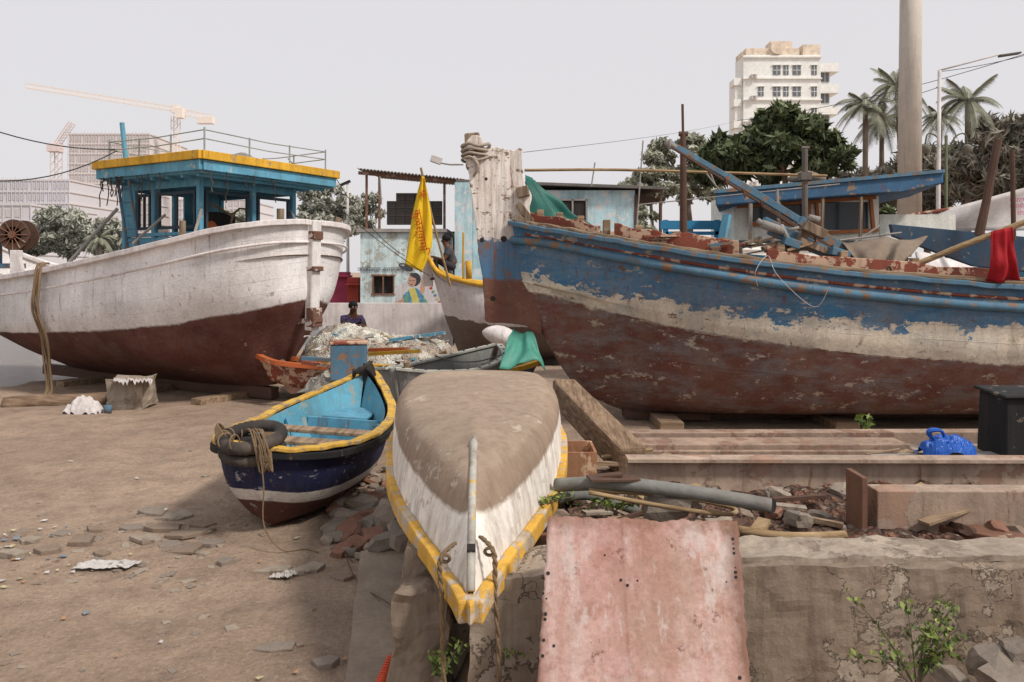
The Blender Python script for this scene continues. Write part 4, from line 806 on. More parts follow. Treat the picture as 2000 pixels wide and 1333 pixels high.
def flatboat(loc,rz,L_,hb,z0,mat_h,mat_r,label):
    r=root('rowing_boat',loc,rz,label,'boat'); vs=[0,1]
    st=[[(.2,.02,z0-.1),(0,.03,z0+.3)],[(.7,hb*.6,z0-.2),(.5,hb*.75,z0+.2)],[(L_*.5,hb*.8,z0-.25),(L_*.5,hb,z0+.12)],[(L_-.6,hb*.6,z0-.2),(L_-.5,hb*.75,z0+.2)],[(L_-.2,.02,z0-.1),(L_,.03,z0+.3)]]
    rows,lines=hullgrid(st,vs,6,3); m=MB(); mkhull(m,rows,-1); mkhull(m,rows,1); m.build('hull',mat_h,r,r,smooth=True,solid=.02)
    m=MB(); [sweep(m,[V((p[0],sd*p[1],p[2])) for p in lines[1]],.1,.07) for sd in(-1,1)]; m.build('gunwale',mat_r,r,r)
    m=MB(); [m.box((L_*t,0,z0+.05),(.2,hb*1.8,.03)) for t in(.3,.5,.7)]; m.build('thwart',wood,r,r)
flatboat((-4.2,13.2,0),.1,3.8,.5,.5,redp,orange,'low red boat with orange gunwale heaped with nets')
flatboat((-2.9,12.4,0),-.05,3.3,.45,.5,turqd,yellow,'low blue boat with yellow gunwale')
m=MB(); a=W(682,706,11.4); m.box(a,(.5,.4,.5),0,rz=.15); thing(m,'tool_chest',[turqd],'scuffed faded blue wooden box','box',bevel=.015)
m=MB(); m.box(a+V((.0,-.0,.275)),(.53,.43,.04),0,rz=.15); thing(m,'box_lid',[redp],'red wooden lid lying on the box','lid',bevel=.01)
netm,nt,b=base('fishing_net',.95); co=N(nt,'ShaderNodeTexCoord').outputs['Object']
n0=nz(nt,co,2.2,8,.6); n2=nz(nt,co,10,9,.72); wv=N(nt,'ShaderNodeVectorMath',{0:co,1:N(nt,'ShaderNodeTexNoise',{'Vector':co,'Scale':3.,'Detail':4.}).outputs['Color']},operation='ADD').outputs[0]
v1=N(nt,'ShaderNodeTexVoronoi',{'Vector':wv,'Scale':16.},feature='DISTANCE_TO_EDGE').outputs['Distance']
cc=mix(nt,thr(nt,n0,.42,.58),S(232,222,208,1.2),S(186,172,156,1.1)); cc=mix(nt,thr(nt,n2,.5,.62,0,.6),cc,S(136,122,108)); cc=mix(nt,thr(nt,v1,.0,.03,.6,0),cc,S(80,72,64))
n3_=nz(nt,N(nt,'ShaderNodeMapping',{'Vector':co,'Location':(3,3,8)}).outputs[0],3.5,5,.6); cc=mix(nt,thr(nt,n3_,.6,.61,0,.6),cc,S(150,165,176))
nt.links.new(cc,b.inputs['Base Color']); bp=N(nt,'ShaderNodeBump',{'Strength':.9,'Distance':.05,'Height':mth(nt,'ADD',n2,mth(nt,'MULTIPLY',v1,1.5))}); nt.links.new(bp.outputs[0],b.inputs['Normal'])
def pile(px,py,Y,rx,ry,rz,mat,label,seed):
    c=W(px,py,Y); m=MB(); G=[]
    for i in range(81):
        r=[]
        for j in range(51):
            u=i/40-1;v=j/25-1; d=max(0,1-(u*u+v*v))
            h=rz*d**.6+.14*noise.noise(V((u*2.5,v*2.5,seed)))*min(1,d*3)+.08*(1-abs(noise.noise(V((u*4,v*6,seed))))*2.5)*min(1,d*4)+.02*noise.noise(V((u*16,v*16,seed)))
            r.append(c+V((u*rx,v*ry,h)))
        G.append(r)
    m.grid(G); m.build('net_pile',mat,label=label,category='nets',smooth=True)
pile(690,712,14.6,1.0,.8,.66,netm,'heap of grey brown fishing nets and sacks',1)
pile(800,702,14.3,.9,.8,.34,netm,'lower heap of tangled nets and rags',5)
pile(655,757,12.2,.45,.5,.16,netm,'small heap of rags and debris near the propeller',8)
for i in range(170):
    px=random.uniform(600,870);py=random.uniform(650,770);Y=random.uniform(12.,14.2)
    c=W(px,py,Y)
    if c.z<.05: c.z=.08
    m=MB(); s_=random.uniform(.02,.09); P=[c+V((random.uniform(-1,1)*s_,random.uniform(-1,1)*s_,random.uniform(-.5,.7)*s_)) for _ in range(5)]
    m.add(P,[(0,1,2),(0,2,3),(0,3,4)]); m.build('litter_scrap',random.choice(lm+[redp,turq,wood,whitecloth,whitecloth]),label='rag or board scrap among the nets',category='litter',group='debris among the nets',solid=.01)
m=MB(); c=W(630,745,11.9); m.tube([c,c+V((.5,.2,.03))],.05,8); thing(m,'log',wood,'short log among the debris','log')
for i,(x0,y0,x1,y1,Y,mt) in enumerate([(720,692,820,686,12.,yellow),(720,684,800,682,12.1,orange),(590,708,650,716,11.8,redp),(590,700,650,704,12.,turqd),(760,665,870,650,14,turq),(610,770,700,745,11.5,wood)]):
    m=MB(); m.beam(W(x0,y0,Y),W(x1,y1,Y),.09,.05); thing(m,'painted_board',mt,'painted board lying in the debris','board',group='boards in the debris')
m=MB(); m.box((-3.1,20,.75),(3.2,.2,1.3)); thing(m,'low_wall',white,'low whitewashed wall behind the nets','wall')
# ------------------------------------------------ buildings mid
mb_=root('mural_building',W(788,690,24),0,'small pale blue plastered building with a painted woman','building')
pl=paint('pale_plaster',S(200,218,222,1.18),damt=.55,peel=S(170,172,164),pthr=.55,pscale=3,rust=.4)
a=W(705,455,24);b_=W(868,455,24)
m=MB(); hgt=a.z; wx0,wx1=W(730,0,24).x,W(770,0,24).x; wz1,wz0_=W(0,538,24).z,W(0,575,24).z
m.box(((a.x+wx0)/2,24.,hgt/2),(wx0-a.x,.2,hgt));m.box(((b_.x+wx1)/2,24.,hgt/2),(b_.x-wx1,.2,hgt)); m.box(((wx0+wx1)/2,24.,(hgt+wz1)/2),(wx1-wx0,.2,hgt-wz1)); m.box(((wx0+wx1)/2,24.,wz0_/2),(wx1-wx0,.2,wz0_))
m.box((a.x+.1,25.8,hgt/2),(.2,3.4,hgt)); m.box((b_.x-.1,25.8,hgt/2),(.2,3.4,hgt)); m.box(((a.x+b_.x)/2,27.4,hgt/2),(b_.x-a.x-.4,.2,hgt))
m.build('wall',pl,mb_)
m=MB(); m.box(((a.x+b_.x)/2,25.7,hgt+.06),(b_.x-a.x+.2,3.8,.1)); m.build('roof',greys,mb_)
m=MB(); m.box(((wx0+wx1)/2,24.05,(wz1+wz0_)/2),(wx1-wx0,.02,wz1-wz0_),0); win=m.build('window',dark,mb_)
m=MB(); 
for x in (wx0,wx0+.3,wx1): m.box((x,23.9,(wz1+wz0_)/2),(.04,.04,wz1-wz0_+.06))
m.box(((wx0+wx1)/2,23.9,wz1),(wx1-wx0+.1,.06,.05)); m.box(((wx0+wx1)/2,23.9,wz0_),(wx1-wx0+.1,.06,.05)); m.build('window_frame',rustm,win)
def flat(m,pts,mi,Y=23.893,dy=0): m.add([W(x,y,Y-dy) for x,y in pts],[tuple(range(len(pts)))],mi)
kw=dict(damt=.3,peel=S(200,212,214),pthr=.6,pscale=7)
skin=paint('mural_skin',S(208,166,144),**kw);mh=paint('mural_black',S(70,70,76),**kw);mbl=paint('mural_blue',S(84,148,182),**kw);my=paint('mural_yellow',S(210,200,110),**kw);mg=paint('mural_green',S(110,160,134),**kw); mpk=paint('mural_pink',S(216,212,214),damt=.3)
m=MB()
def ell(cx,cy,rx,ry,mi,dy,n=18,rot=0): flat(m,[(cx+rx*math.cos(t*6.2832/n)*math.cos(rot)-ry*math.sin(t*6.2832/n)*math.sin(rot),cy+rx*math.cos(t*6.2832/n)*math.sin(rot)+ry*math.sin(t*6.2832/n)*math.cos(rot)) for t in range(n)],mi,dy=dy)
flat(m,[(770,608),(775,560),(830,530),(866,540),(866,608)],5,dy=0)
ell(793,522,15,6,1,.004,rot=.4); ell(810,546,12,13,1,.004); ell(805,549,8,11,0,.008); ell(810,539,10,4,1,.012,rot=.5)
flat(m,[(788,608),(787,578),(798,566),(813,563),(824,572),(828,590),(836,608)],2,dy=.008)
flat(m,[(798,565),(810,562),(818,585),(824,608),(808,608),(804,585)],3,dy=.012); flat(m,[(826,538),(831,542),(830,568),(823,576),(820,570)],0,dy=.012); flat(m,[(752,602),(770,592),(790,582),(794,588),(780,600),(762,607)],0,dy=.012); flat(m,[(788,582),(796,572),(799,600),(790,606)],4,dy=.013); flat(m,[(826,575),(834,590),(846,600),(840,608),(828,604)],4,dy=.011)
for q in range(7): ell(838+q*4%24,556+q*7,3,2.4,[3,6,4,2][q%4],.012,8)
ell(802,548,1.5,.8,1,.014); ell(808,548,1.5,.8,1,.014); ell(804,556,2,1,6,.014); ell(804,541,1,1,6,.014)
m.build('mural_painting',[skin,mh,mbl,my,mg,mpk,textred],mb_)
def text(s,loc,size,rot,mat,name,parent=None,ext=.003):
    cu=bpy.data.curves.new(name,'FONT');cu.body=s;cu.size=size;cu.extrude=ext;cu.align_x='CENTER';cu.align_y='CENTER'
    o=bpy.data.objects.new(name,cu);col.objects.link(o);bpy.context.view_layer.update()
    me=bpy.data.meshes.new_from_object(o.evaluated_get(bpy.context.evaluated_depsgraph_get()));me.name=name
    bpy.data.objects.remove(o); o=bpy.data.objects.new(name,me);col.objects.link(o); me.materials.clear();me.materials.append(mat)
    M_=Matrix.Translation(V(loc))@Euler(rot).to_matrix().to_4x4()
    if parent: M_=MW[parent].inverted()@M_; o.parent=parent
    o.matrix_local=M_
    return o
text('कोळीवाडा सागर बाजार',W(750,527,23.87),.19,(math.pi/2,0,0),textdark,'painted_lettering',mb_)
sh=root('open_shed',W(880,690,27),0,'open shed with corrugated iron roof on thin posts','shed')
def corr(m,x0,x1,y0,y1,z00,z10,z01,z11,n=60,mi=0):
    G=[]
    for i in range(n+1):
        u=i/n; o=.025*math.cos(i*math.pi); G.append([V((x0+(x1-x0)*u,y0,z00*(1-u)+z10*u+o)),V((x0+(x1-x0)*u,y1,z01*(1-u)+z11*u+o))])
    m.grid(G[::-1],mi)
m=MB(); corr(m,W(698,0,24.5).x,W(900,0,24.5).x,24.5,29,W(0,330,24.5).z,W(0,350,24.5).z,5.6,5.3)
m.build('roof',[paint('corrugated_iron',S(134,124,118),damt=.5,rust=.8)],sh,solid=.02)
for x in (716,741,868,905):
    m=MB(); m.tube([V((W(x,0,24.8).x,24.8,0)),V((W(x,0,24.8).x,24.8,W(0,338 if x<800 else 350,24.8).z))],.04,6); m.build('post',rustm,sh)
m=MB(); m.beam(V((W(700,0,24.7).x,24.7,W(0,338,24.7).z)),V((W(900,0,24.7).x,24.7,W(0,356,24.7).z)),.07,.1); m.build('roof_beam',rustm,sh)
m=MB(); m.box((W(820,0,27).x,28.2,1.8),(2.4,.15,3.6)); m.build('back_wall',rustd,sh)
crm=paint('crate_grey',S(112,106,102),damt=.4)
for r_ in range(4):
    for c_ in range(6):
        if r_==3 and c_ in(0,5,4): continue
        m=MB(); p=V((W(765+c_*18,0,26).x,26,W(0,432-r_*15.5,26).z)); 
        for k_ in range(3): m.box(p+V((0,-.1,-.08+.08*k_)),(.28,.02,.055))
        m.box(p,(.29,.18,.25)); m.build('fish_crate',crm,label='dark grey stacked fish crate',category='crate',group='stacked fish crates')
lh=root('blue_house',W(1150,690,23),0,'low pale blue house with flat tin roof','house')
lbm=paint('light_blue_plaster',S(180,210,218,1.15),damt=.5,peel=S(205,210,210),pthr=.53,pscale=3,rust=.2)
x0,x1=W(905,0,24).x,W(1240,0,24).x; zt=W(0,372,24).z
m=MB(); m.box(((x0+x1)/2,25.5,zt/2),(x1-x0,3,zt)); m.box((W(905,0,23.8).x,23.8,zt/2+.1),(.5,.3,zt+.2)); m.build('wall',lbm,lh)
m=MB(); m.prism([V((x0-.2,23.7,zt+.22)),V((x1+.9,23.7,zt-.0)),V((x1+.9,23.7,zt+.08)),V((x0-.2,23.7,zt+.3))],(0,3.8,.1)); m.build('roof',paint('tin_roof',S(116,112,110),damt=.4,rust=.6),lh)
m=MB(); a=W(1118,415,23.95); m.box(a,(.82,.06,.72),0); hw=m.build('window',dark,lh)
m=MB(); [m.box(a+V((dx,-.05,0)),(.05,.05,.76)) for dx in(-.42,0,.42)]; [m.box(a+V((0,-.05,dz)),(.9,.05,.05)) for dz in(-.37,.37)]; m.build('window_frame',greys,hw)
m=MB(); m.box((W(1275,0,26).x,26,1.8),(1.3,2,2.6),0); corr(m,W(1236,0,24).x,W(1302,0,24).x,24,27,4.55,4.35,4.6,4.4,16,0); 
for x in(1242,1290): m.tube([V((W(x,0,24.).x,24.,0)),V((W(x,0,24.).x,24.,4.5))],.05,6,0)
m.build('lean_to',rustd,lh)
for i,(x0_,y0_,x1_,y1_) in enumerate([(1155,365,1162,318),(1243,450,1256,275),(745,400,742,345)]):
    m=MB(); m.tube([W(x0_,y0_,22.5),W(x1_,y1_,22.5)],.02,6); thing(m,'antenna_pole',greys,'thin grey upright pole','pole')
m=MB(); m.box(W(665,575,25),(.55,.5,1.4)); m.box(W(665,540,24.9),(.62,.7,.06)); thing(m,'pink_cabinet',paint('pink_paint',S(178,70,100),damt=.3),'pink kiosk cabinet beside the mural','cabinet',bevel=.02)
m=MB(); m.box(W(692,580,24.6),(.35,.5,1.2)); m.box(W(692,556,24.5),(.42,.6,.05)); thing(m,'red_cabinet',paint('red_panel',S(172,66,56),damt=.3),'red metal cabinet beside the mural','cabinet',bevel=.02)
fl=root('floodlight',W(865,345,22),0,'white floodlight on a thin bracket','floodlight')
m=MB(); m.tube([W(905,322,22),W(879,322,22),W(855,318,22)],.025,6); m.build('bracket',greys,fl); m=MB(); m.beam(W(842,309,22),W(862,316,22),.16,.2); m.build('lamp_head',whitecloth,fl,bevel=.02)
# ------------------------------------------------ flag
fg=root('flag',W(868,525,17),0,'yellow flag with red lettering on a leaning bamboo pole','flag')
m=MB(); m.tube([W(822,328,17),W(845,430,17),W(880,560,17.2)],.025,8); m.build('flag_pole',bamboo,fg)
m=MB(); G=[]
Lx=crs([(824,345),(813,385),(804,430),(797,480),(791,516)],6); Rx=crs([(829,346),(836,385),(843,430),(843,482),(824,533)],6)
for l,r_,i in zip(Lx,Rx,range(99)):
    G.append([W(l[0]*(1-t/14)+r_[0]*t/14,l[1]*(1-t/14)+r_[1]*t/14,16.92+.04*math.sin(t*.75+i*.18)) for t in range(15)])
m.grid(G); fc=m.build('flag_cloth',yellowc,fg,smooth=True,solid=.006)
text('कुळस्वामि',W(820,450,16.85),.23,(math.pi/2,math.radians(80),0),textred,'lettering',fc,.004)
text('ॐ',W(825,382,16.85),.2,(math.pi/2,0,0),textred,'lettering',fc,.004)
# ------------------------------------------------ people
def skinmesh(name,chains,mat,parent,frame,sub=2):
    bm=bmesh.new(); lay=bm.verts.layers.skin.verify(); d={}
    first=True
    for ch in chains:
        prev=None
        for (p,r) in ch:
            key=tuple(round(q,4) for q in p)
            if key not in d:
                v=bm.verts.new(p); v[lay].radius=(r,r); d[key]=v
                if first: v[lay].use_root=True; first=False
            v=d[key]
            if prev and prev!=v and not bm.edges.get((prev,v)): bm.edges.new((prev,v))
            prev=v
    me=bpy.data.meshes.new(name);bm.to_mesh(me);bm.free(); o=bpy.data.objects.new(name,me);col.objects.link(o)
    md=o.modifiers.new('s','SKIN'); md.use_smooth_shade=True; s2=o.modifiers.new('u','SUBSURF'); s2.levels=sub;s2.render_levels=sub
    bpy.context.view_layer.update()
    me2=bpy.data.meshes.new_from_object(o.evaluated_get(bpy.context.evaluated_depsgraph_get())); bpy.data.objects.remove(o)
    me2.name=name; me2.materials.clear(); me2.materials.append(mat); o=bpy.data.objects.new(name,me2);col.objects.link(o)
    for p in me2.polygons:p.use_smooth=True
    if parent: o.parent=parent
    return o
skinm=paint('dark_skin',S(98,66,52),damt=0,bump=.05,streak=False,rough=.5); hairm=paint('black_hair',S(22,20,20),damt=0,streak=False)
def person(loc,rz,J,shirt,pants,label):
    pel,ch,nk,hd,sh_,el,wr,hp,kn,an=J['pel'],J['ch'],J['nk'],J['hd'],J['sh'],J['el'],J['wr'],J['hp'],J['kn'],J['an']
    mir=lambda p,s_:(p[0],p[1]*s_,p[2])
    C=[[(pel,.125),(((pel[0]+ch[0])/2,0,(pel[2]+ch[2])/2),.12),(ch,.135),(nk,.055),(hd,.082),((hd[0]+.005,0,hd[2]+.09),.088)],
       [(hd,.082),((hd[0]+.09,0,hd[2]+.035),.022),((hd[0]+.112,0,hd[2]+.025),.012)]]
    for s_ in(1,-1):
        C.append([((hd[0]+.005,0,hd[2]+.09),.088),((hd[0]-.005,s_*.092,hd[2]+.05),.016)])
        C.append([(ch,.135),(mir(sh_,s_),.06),(mir(el,s_),.04),(mir(wr,s_),.026)])
        w=V(mir(wr,s_));dr=(w-V(mir(el,s_))).normalized(); pm_=w+dr*.05; C.append([(mir(wr,s_),.026),(tuple(pm_),.03)])
        for f in range(4):
            off=V((0,(f-1.5)*.022,0)); L_=[.07,.08,.075,.055][f]; q=pm_+off+dr*.02
            C.append([(tuple(pm_),.03),(tuple(q),.01),(tuple(q+dr*L_*.5+V((0,0,-.01))),.009),(tuple(q+dr*L_*.8+V((0,0,-.035))),.008)])
        C.append([(mir(wr,s_),.026),(tuple(w+dr*.03+V((0,-s_*.035,.005))),.011),(tuple(w+dr*.07+V((0,-s_*.05,-.01))),.009)])
        C.append([(pel,.125),(mir(hp,s_),.09),(mir(kn,s_),.058),(mir(an,s_),.036),((an[0]+.06,s_*an[1],an[2]-.045),.034),((an[0]+.17,s_*an[1],an[2]-.055),.024)])
    body=skinmesh('person',C,skinm,None,None); body.location=loc; body.rotation_euler=(0,0,rz); tag(body,label,'person')
    k=1.14
    T=[[(pel,.125*k+.01),(((pel[0]+ch[0])/2,0,(pel[2]+ch[2])/2),.125*k),(ch,.138*k),((nk[0]*.6+ch[0]*.4,0,nk[2]*.6+ch[2]*.4),.075)]]
    for s_ in(1,-1):
        e2=tuple(V(sh_)*.4+V(el)*.6); T.append([(ch,.138*k),(mir(sh_,s_),.075),(mir(e2,s_),.058)])
    skinmesh('shirt',T,shirt,body,None)
    T=[[((pel[0],0,pel[2]+.03),.14),(pel,.14)]]
    for s_ in(1,-1):
        T.append([(pel,.14),(mir(hp,s_),.105),(mir(kn,s_),.072),(tuple(V(mir(kn,s_))*.25+V(mir(an,s_))*.75),.05)])
    skinmesh('trousers',T,pants,body,None)
    m=MB(); G=[]
    for i in range(9):
        ph=math.pi*i/8*.62; G.append([V((hd[0]-.01+.108*math.sin(ph)*math.cos(t*math.pi/8)*(1 if math.cos(t*math.pi/8)<0 else .86),.098*math.sin(ph)*math.sin(t*math.pi/8),hd[2]+.085+.112*math.cos(ph))) for t in range(17)])
    m.grid(G[::-1]); h=m.build('hair',hairm,smooth=True,solid=.006); h.parent=body
    m=MB(); 
    for s_ in(1,-1): m.box((hd[0]+.088,s_*.034,hd[2]+.062),(.012,.026,.012),1); m.box((hd[0]+.088,s_*.034,hd[2]+.082),(.01,.034,.008),0)
    m.box((hd[0]+.084,0,hd[2]-.012),(.012,.045,.01),0); f=m.build('face_features',[hairm,whitecloth]); f.parent=body
    return body
Jsit=dict(pel=(0,0,.14),ch=(.08,0,.46),nk=(.13,0,.6),hd=(.16,0,.68),sh=(.08,.2,.5),el=(.22,.24,.27),wr=(.42,.14,.34),hp=(.02,.1,.12),kn=(.4,.14,.3),an=(.36,.13,-.1))
Jsq=dict(pel=(0,0,.14),ch=(.12,0,.46),nk=(.17,0,.6),hd=(.2,0,.68),sh=(.12,.2,.5),el=(.3,.25,.3),wr=(.48,.1,.36),hp=(.02,.1,.13),kn=(.36,.17,.45),an=(.3,.15,.06))
checks=paint('dark_shirt',S(78,82,88),damt=.2,streak=False); purp=paint('purple_shirt',S(78,62,98),damt=.1,streak=False,peel=S(40,30,60),pthr=.5,pscale=20)
pants=paint('dark_trousers',S(50,50,58),damt=.2,streak=False)
person(W(884,532,18.2),math.radians(190),Jsit,checks,pants,'man in dark shirt sitting hunched on a boat bow')
person(W(684,666,17.2),math.radians(-60),Jsq,purp,pants,'man in a purple patterned shirt squatting among nets')
m=MB(); q=W(684,666,17.2); m.box((q.x,q.y,q.z-.28),(1.2,.9,.5)); thing(m,'net_box',paint('net_box_wood',S(140,120,100),damt=.4),'wooden box under the squatting man','box',bevel=.02)
# ------------------------------------------------ poles / lamps
m=MB(); m.tube([W(1776,445,25),V((W(1780,0,25).x,25,14))],[.36,.3],20); thing(m,'concrete_mast',paint('mast_concrete',S(190,181,170,1.1),damt=.3,bump=.1,var=.12),'thick tapering concrete column rising out of the yard','column',smooth=True)
sl=root('street_lamp',W(1832,690,24),0,'white street lamp with a long slanting arm','street lamp')
m=MB(); m.tube([V((W(1830,0,24).x,24,0)),W(1835,138,24)],[.075,.05],10,0); m.tube([W(1835,138,24),W(1955,106,24)],.025,8,0); m.build('pole',whitecloth,sl,smooth=True)
m=MB(); m.beam(W(1952,110,24),W(1992,104,24),.2,.06); m.build('lamp_head',paint('lamp_dark',S(100,100,100),damt=.2),sl,bevel=.02)
sl=root('street_lamp',W(680,690,28),0,'slim white street lamp beside the mural building','street lamp')
m=MB(); m.tube([V((W(680,0,28).x,28,0)),W(679,358,28)],[.07,.04],8); m.tube([W(679,358,28),W(668,362,28)],.03,6); m.build('pole',whitecloth,sl,smooth=True)
m=MB(); m.beam(W(666,362,28),W(684,354,28),.15,.08); m.build('lamp_head',dark,sl)
ol=root('ornamental_lamp',W(1848,690,26),0,'ornamental green double lantern on scrolled brackets','street lamp')
m=MB(); X=W(1848,0,26).x; m.tube([(X,26,0),(X,26,W(0,265,26).z)],.05,8)
for s_ in(-1,1): m.tube(curve([(X,26,W(0,300,26).z),(X+s_*.3,26,W(0,268,26).z),(X+s_*.6,26,W(0,262,26).z),(X+s_*.68,26,W(0,282,26).z)],5),.025,6); torus(m,(X+s_*.3,26,W(0,285,26).z),.14,.018,(0,1,0),n=18,k=6,tread=0)
m.build('pole',paint('dull_green',S(100,105,80),damt=.3),ol,smooth=True)
for s_ in(-1,1): m=MB(); c=V((X+s_*.68,26,W(0,288,26).z)); m.tube([c+V((0,0,.1)),c,c-V((0,0,.18))],[.05,.2,.12],10); m.build('lantern',paint('lantern_grey',S(120,118,108),damt=.3),ol,smooth=True)
def wire(a,b_,sag,label,r=.01):
    P=[V(a).lerp(V(b_),t/10)-V((0,0,sag*4*(t/10)*(1-t/10))) for t in range(11)]; m=MB(); m.tube(P,r,5); thing(m,'cable',wirem,label,'cable')
wire(W(-60,238,12),W(225,292,13.6),.12,'black cable running to the wheelhouse'); wire(W(-60,350,12),W(228,295,13.6),.2,'black cable sagging to the wheelhouse')
wire(W(562,310,14.5),W(840,540,17),.15,'rope from the wheelhouse roof to another boat',.008); wire(W(648,335,15),W(790,500,16),.2,'second thin rope from the wheelhouse roof',.008)
wire(W(1022,298,10.8),W(1440,236,40),.1,'thin line rising from the stem post',.004); wire(W(1440,236,40),W(2080,80,30),.4,'overhead cable running towards the lamp',.014); wire(W(1840,140,24),W(2080,85,24),.1,'overhead cable by the street lamp',.01); wire(W(1640,205,35),W(1836,170,24),.2,'thin overhead line across the yard',.01)
wire(W(940,712,9.8),W(985,688,10.),.03,'thin mooring line to the green bundle',.008); wire(W(850,695,10.6),W(985,690,10.1),.1,'rope tied to the grey dinghy',.008)
m=MB(); G=[]
for i in range(21):
    t=i/20; x=1725+360*t; yt=438-95*t**1.1; yb_=452-2*t; G.append([W(x,yt*(1-j/8)+(yb_+0)*j/8,15+.15*math.sin(t*9+j*.4)) for j in range(9)])
m.grid(G); bn=m.build('white_banner',whitecloth,label='white sheet awning with pink lettering',category='banner',smooth=True,solid=.01)
m=MB(); m.tube([W(1720,430,15),W(1880,405,15)],.04,6); thing(m,'red_rail',redp,'red edge of a canopy','rail')
text('महाराष्ट्र\nमच्छीमार\nसंघ',W(1994,404,14.7),.12,(math.pi/2,0,0),textpink,'lettering',bn)
# ------------------------------------------------ distant buildings
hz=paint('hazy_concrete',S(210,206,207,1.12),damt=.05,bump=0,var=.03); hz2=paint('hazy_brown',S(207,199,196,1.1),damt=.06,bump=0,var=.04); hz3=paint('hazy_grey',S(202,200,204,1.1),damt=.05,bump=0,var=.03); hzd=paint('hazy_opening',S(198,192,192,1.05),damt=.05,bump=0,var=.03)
def hazetower(px0,px1,py,Y,mat,mat2,label,nf,nc,D=18):
    r=root('unfinished_tower',(W((px0+px1)/2,0,Y).x,Y+D/2,0),0,label,'building'); x0,x1=W(px0,0,Y).x,W(px1,0,Y).x;zt=W(0,py,Y).z
    m=MB(); m.box(((x0+x1)/2,Y+D/2,zt/2),(x1-x0-.3,D-.3,zt)); m.build('core',mat2,r)
    m=MB(); [m.box(((x0+x1)/2,Y+D/2,zt*(k+1)/nf),(x1-x0,D,.25)) for k in range(nf)]; m.build('floor_slab',mat,r)
    m=MB(); [m.box((x0+(x1-x0)*(q+.5)/nc,Y+.12,zt*(k+.5)/nf),((x1-x0)/nc*.5,.1,zt/nf*.5)) for q in range(nc) for k in range(nf) if (q*7+k*3)%5]; m.build('opening',hzd,r,kind='stuff')
    m=MB(); [m.box((x0+(x1-x0)*k/nc,Y,zt/2+.1+.15*(k%3)),(.07,.08,zt+.3)) for k in range(nc+1)]; m.build('scaffolding',mat2,r,kind='stuff')
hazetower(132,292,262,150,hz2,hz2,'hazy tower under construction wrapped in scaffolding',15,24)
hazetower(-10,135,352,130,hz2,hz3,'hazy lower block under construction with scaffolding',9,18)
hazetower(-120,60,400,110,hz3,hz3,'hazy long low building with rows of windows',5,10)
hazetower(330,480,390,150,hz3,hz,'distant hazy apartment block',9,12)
cm=paint('crane_orange_hazed',S(236,222,212,1.1),damt=.05,bump=0,var=.05); cmr=paint('crane_red_hazed',S(224,208,203,1.08),damt=.05,bump=0,var=.05)  # crane paints paled towards the sky, haze mixed into the colour
def lattice(m,a,b_,w,n,r=.09,mi=0):
    a=V(a);b_=V(b_);d=(b_-a).normalized();u=V((0,1,0)); x=d.cross(u).normalized()
    off=[x*w/2+u*w/2,-x*w/2+u*w/2,x*w/2-u*w/2,-x*w/2-u*w/2]
    for o in off: m.beam(a+o,b_+o,r*1.1,r*1.1,mi)
    for k in range(n):
        p=a.lerp(b_,k/n);q=a.lerp(b_,(k+1)/n); m.beam(p+off[2],q+off[3],r*.8,r*.8,mi); m.beam(p+off[0],q+off[1],r*.8,r*.8,mi)
cn=root('tower_crane',V((W(343,0,150).x,150,0)),0,'hazy pale orange tower crane with a long horizontal jib','crane')
m=MB(); lattice(m,V((W(343,0,150).x,150,0)),W(343,225,150),1.2,22,.13); m.build('mast',cm,cn)
m=MB(); lattice(m,W(52,168,150),W(343,214,150),.8,34,.1); lattice(m,W(343,216,150),W(415,232,150),1.,8,.12); m.box(W(402,236,150),(3,1.5,1.2)); m.build('jib',cm,cn)
m=MB(); m.beam(W(343,222,150),W(345,206,150),1.2,1.2); m.box(W(352,222,149),(1.4,1.5,1.8)); m.build('cab',cm,cn)
cn=root('tower_crane',V((W(110,0,160).x,160,0)),0,'distant hazy luffing crane with steep reddish jib','crane')
m=MB(); lattice(m,V((W(110,0,160).x,160,0)),W(110,278,160),1.5,18,.14); m.build('mast',cmr,cn)
m=MB(); lattice(m,W(112,282,160),W(141,240,160),.9,8,.13); m.box(W(108,290,160),(2.4,2,1.5)); m.beam(W(98,292,160),W(120,288,160),1.,.5); m.build('jib',cmr,cn)
at=root('apartment_tower',V((W(1535,0,110).x,112,0)),0,'cream multi storey apartment tower with balconies','building')
cr_=paint('cream_render',S(228,225,218,1.22),damt=.12,bump=.05,var=.06,scale=.1); tanr=paint('tan_trim',S(226,208,188,1.1),damt=.1,bump=0); hglass=paint('hazy_glass',S(118,122,128),damt=0,bump=0,rough=.3)
Yt=110; X0,X1=W(1452,0,Yt).x,W(1603,0,Yt).x; Zt=W(0,108,Yt).z
m=MB(); m.box(((X0+X1)/2,Yt+2,Zt/2),(X1-X0,4,Zt)); m.box((W(1447,0,Yt).x,Yt+2,(Zt-3)/2),(1.3,3,Zt-3)); m.box((W(1612,0,Yt).x,Yt+3,Zt/2-1),(2.,4,Zt-2)); m.build('wall',cr_,at)
m=MB(); m.box((W(1510,0,Yt).x,Yt+2,Zt+.5),(X1-X0+.2-3.5,3.6,1.)); m.box((W(1530,0,Yt).x,Yt+2,Zt+1.5),(3,2.4,1.3)); m.box((W(1588,0,Yt).x,Yt+2,Zt+.8),(2.4,3,1.6)); m.box((W(1465,0,Yt).x,Yt+2,Zt+.3),(2.,3,.6)); m.tube([V((W(1518,0,Yt).x,Yt+.6,Zt+1.0)),V((W(1518,0,Yt).x,Yt-.2,Zt+1.0))],.9,16); m.build('parapet',tanr,at)
nfl=10; fh=2.95
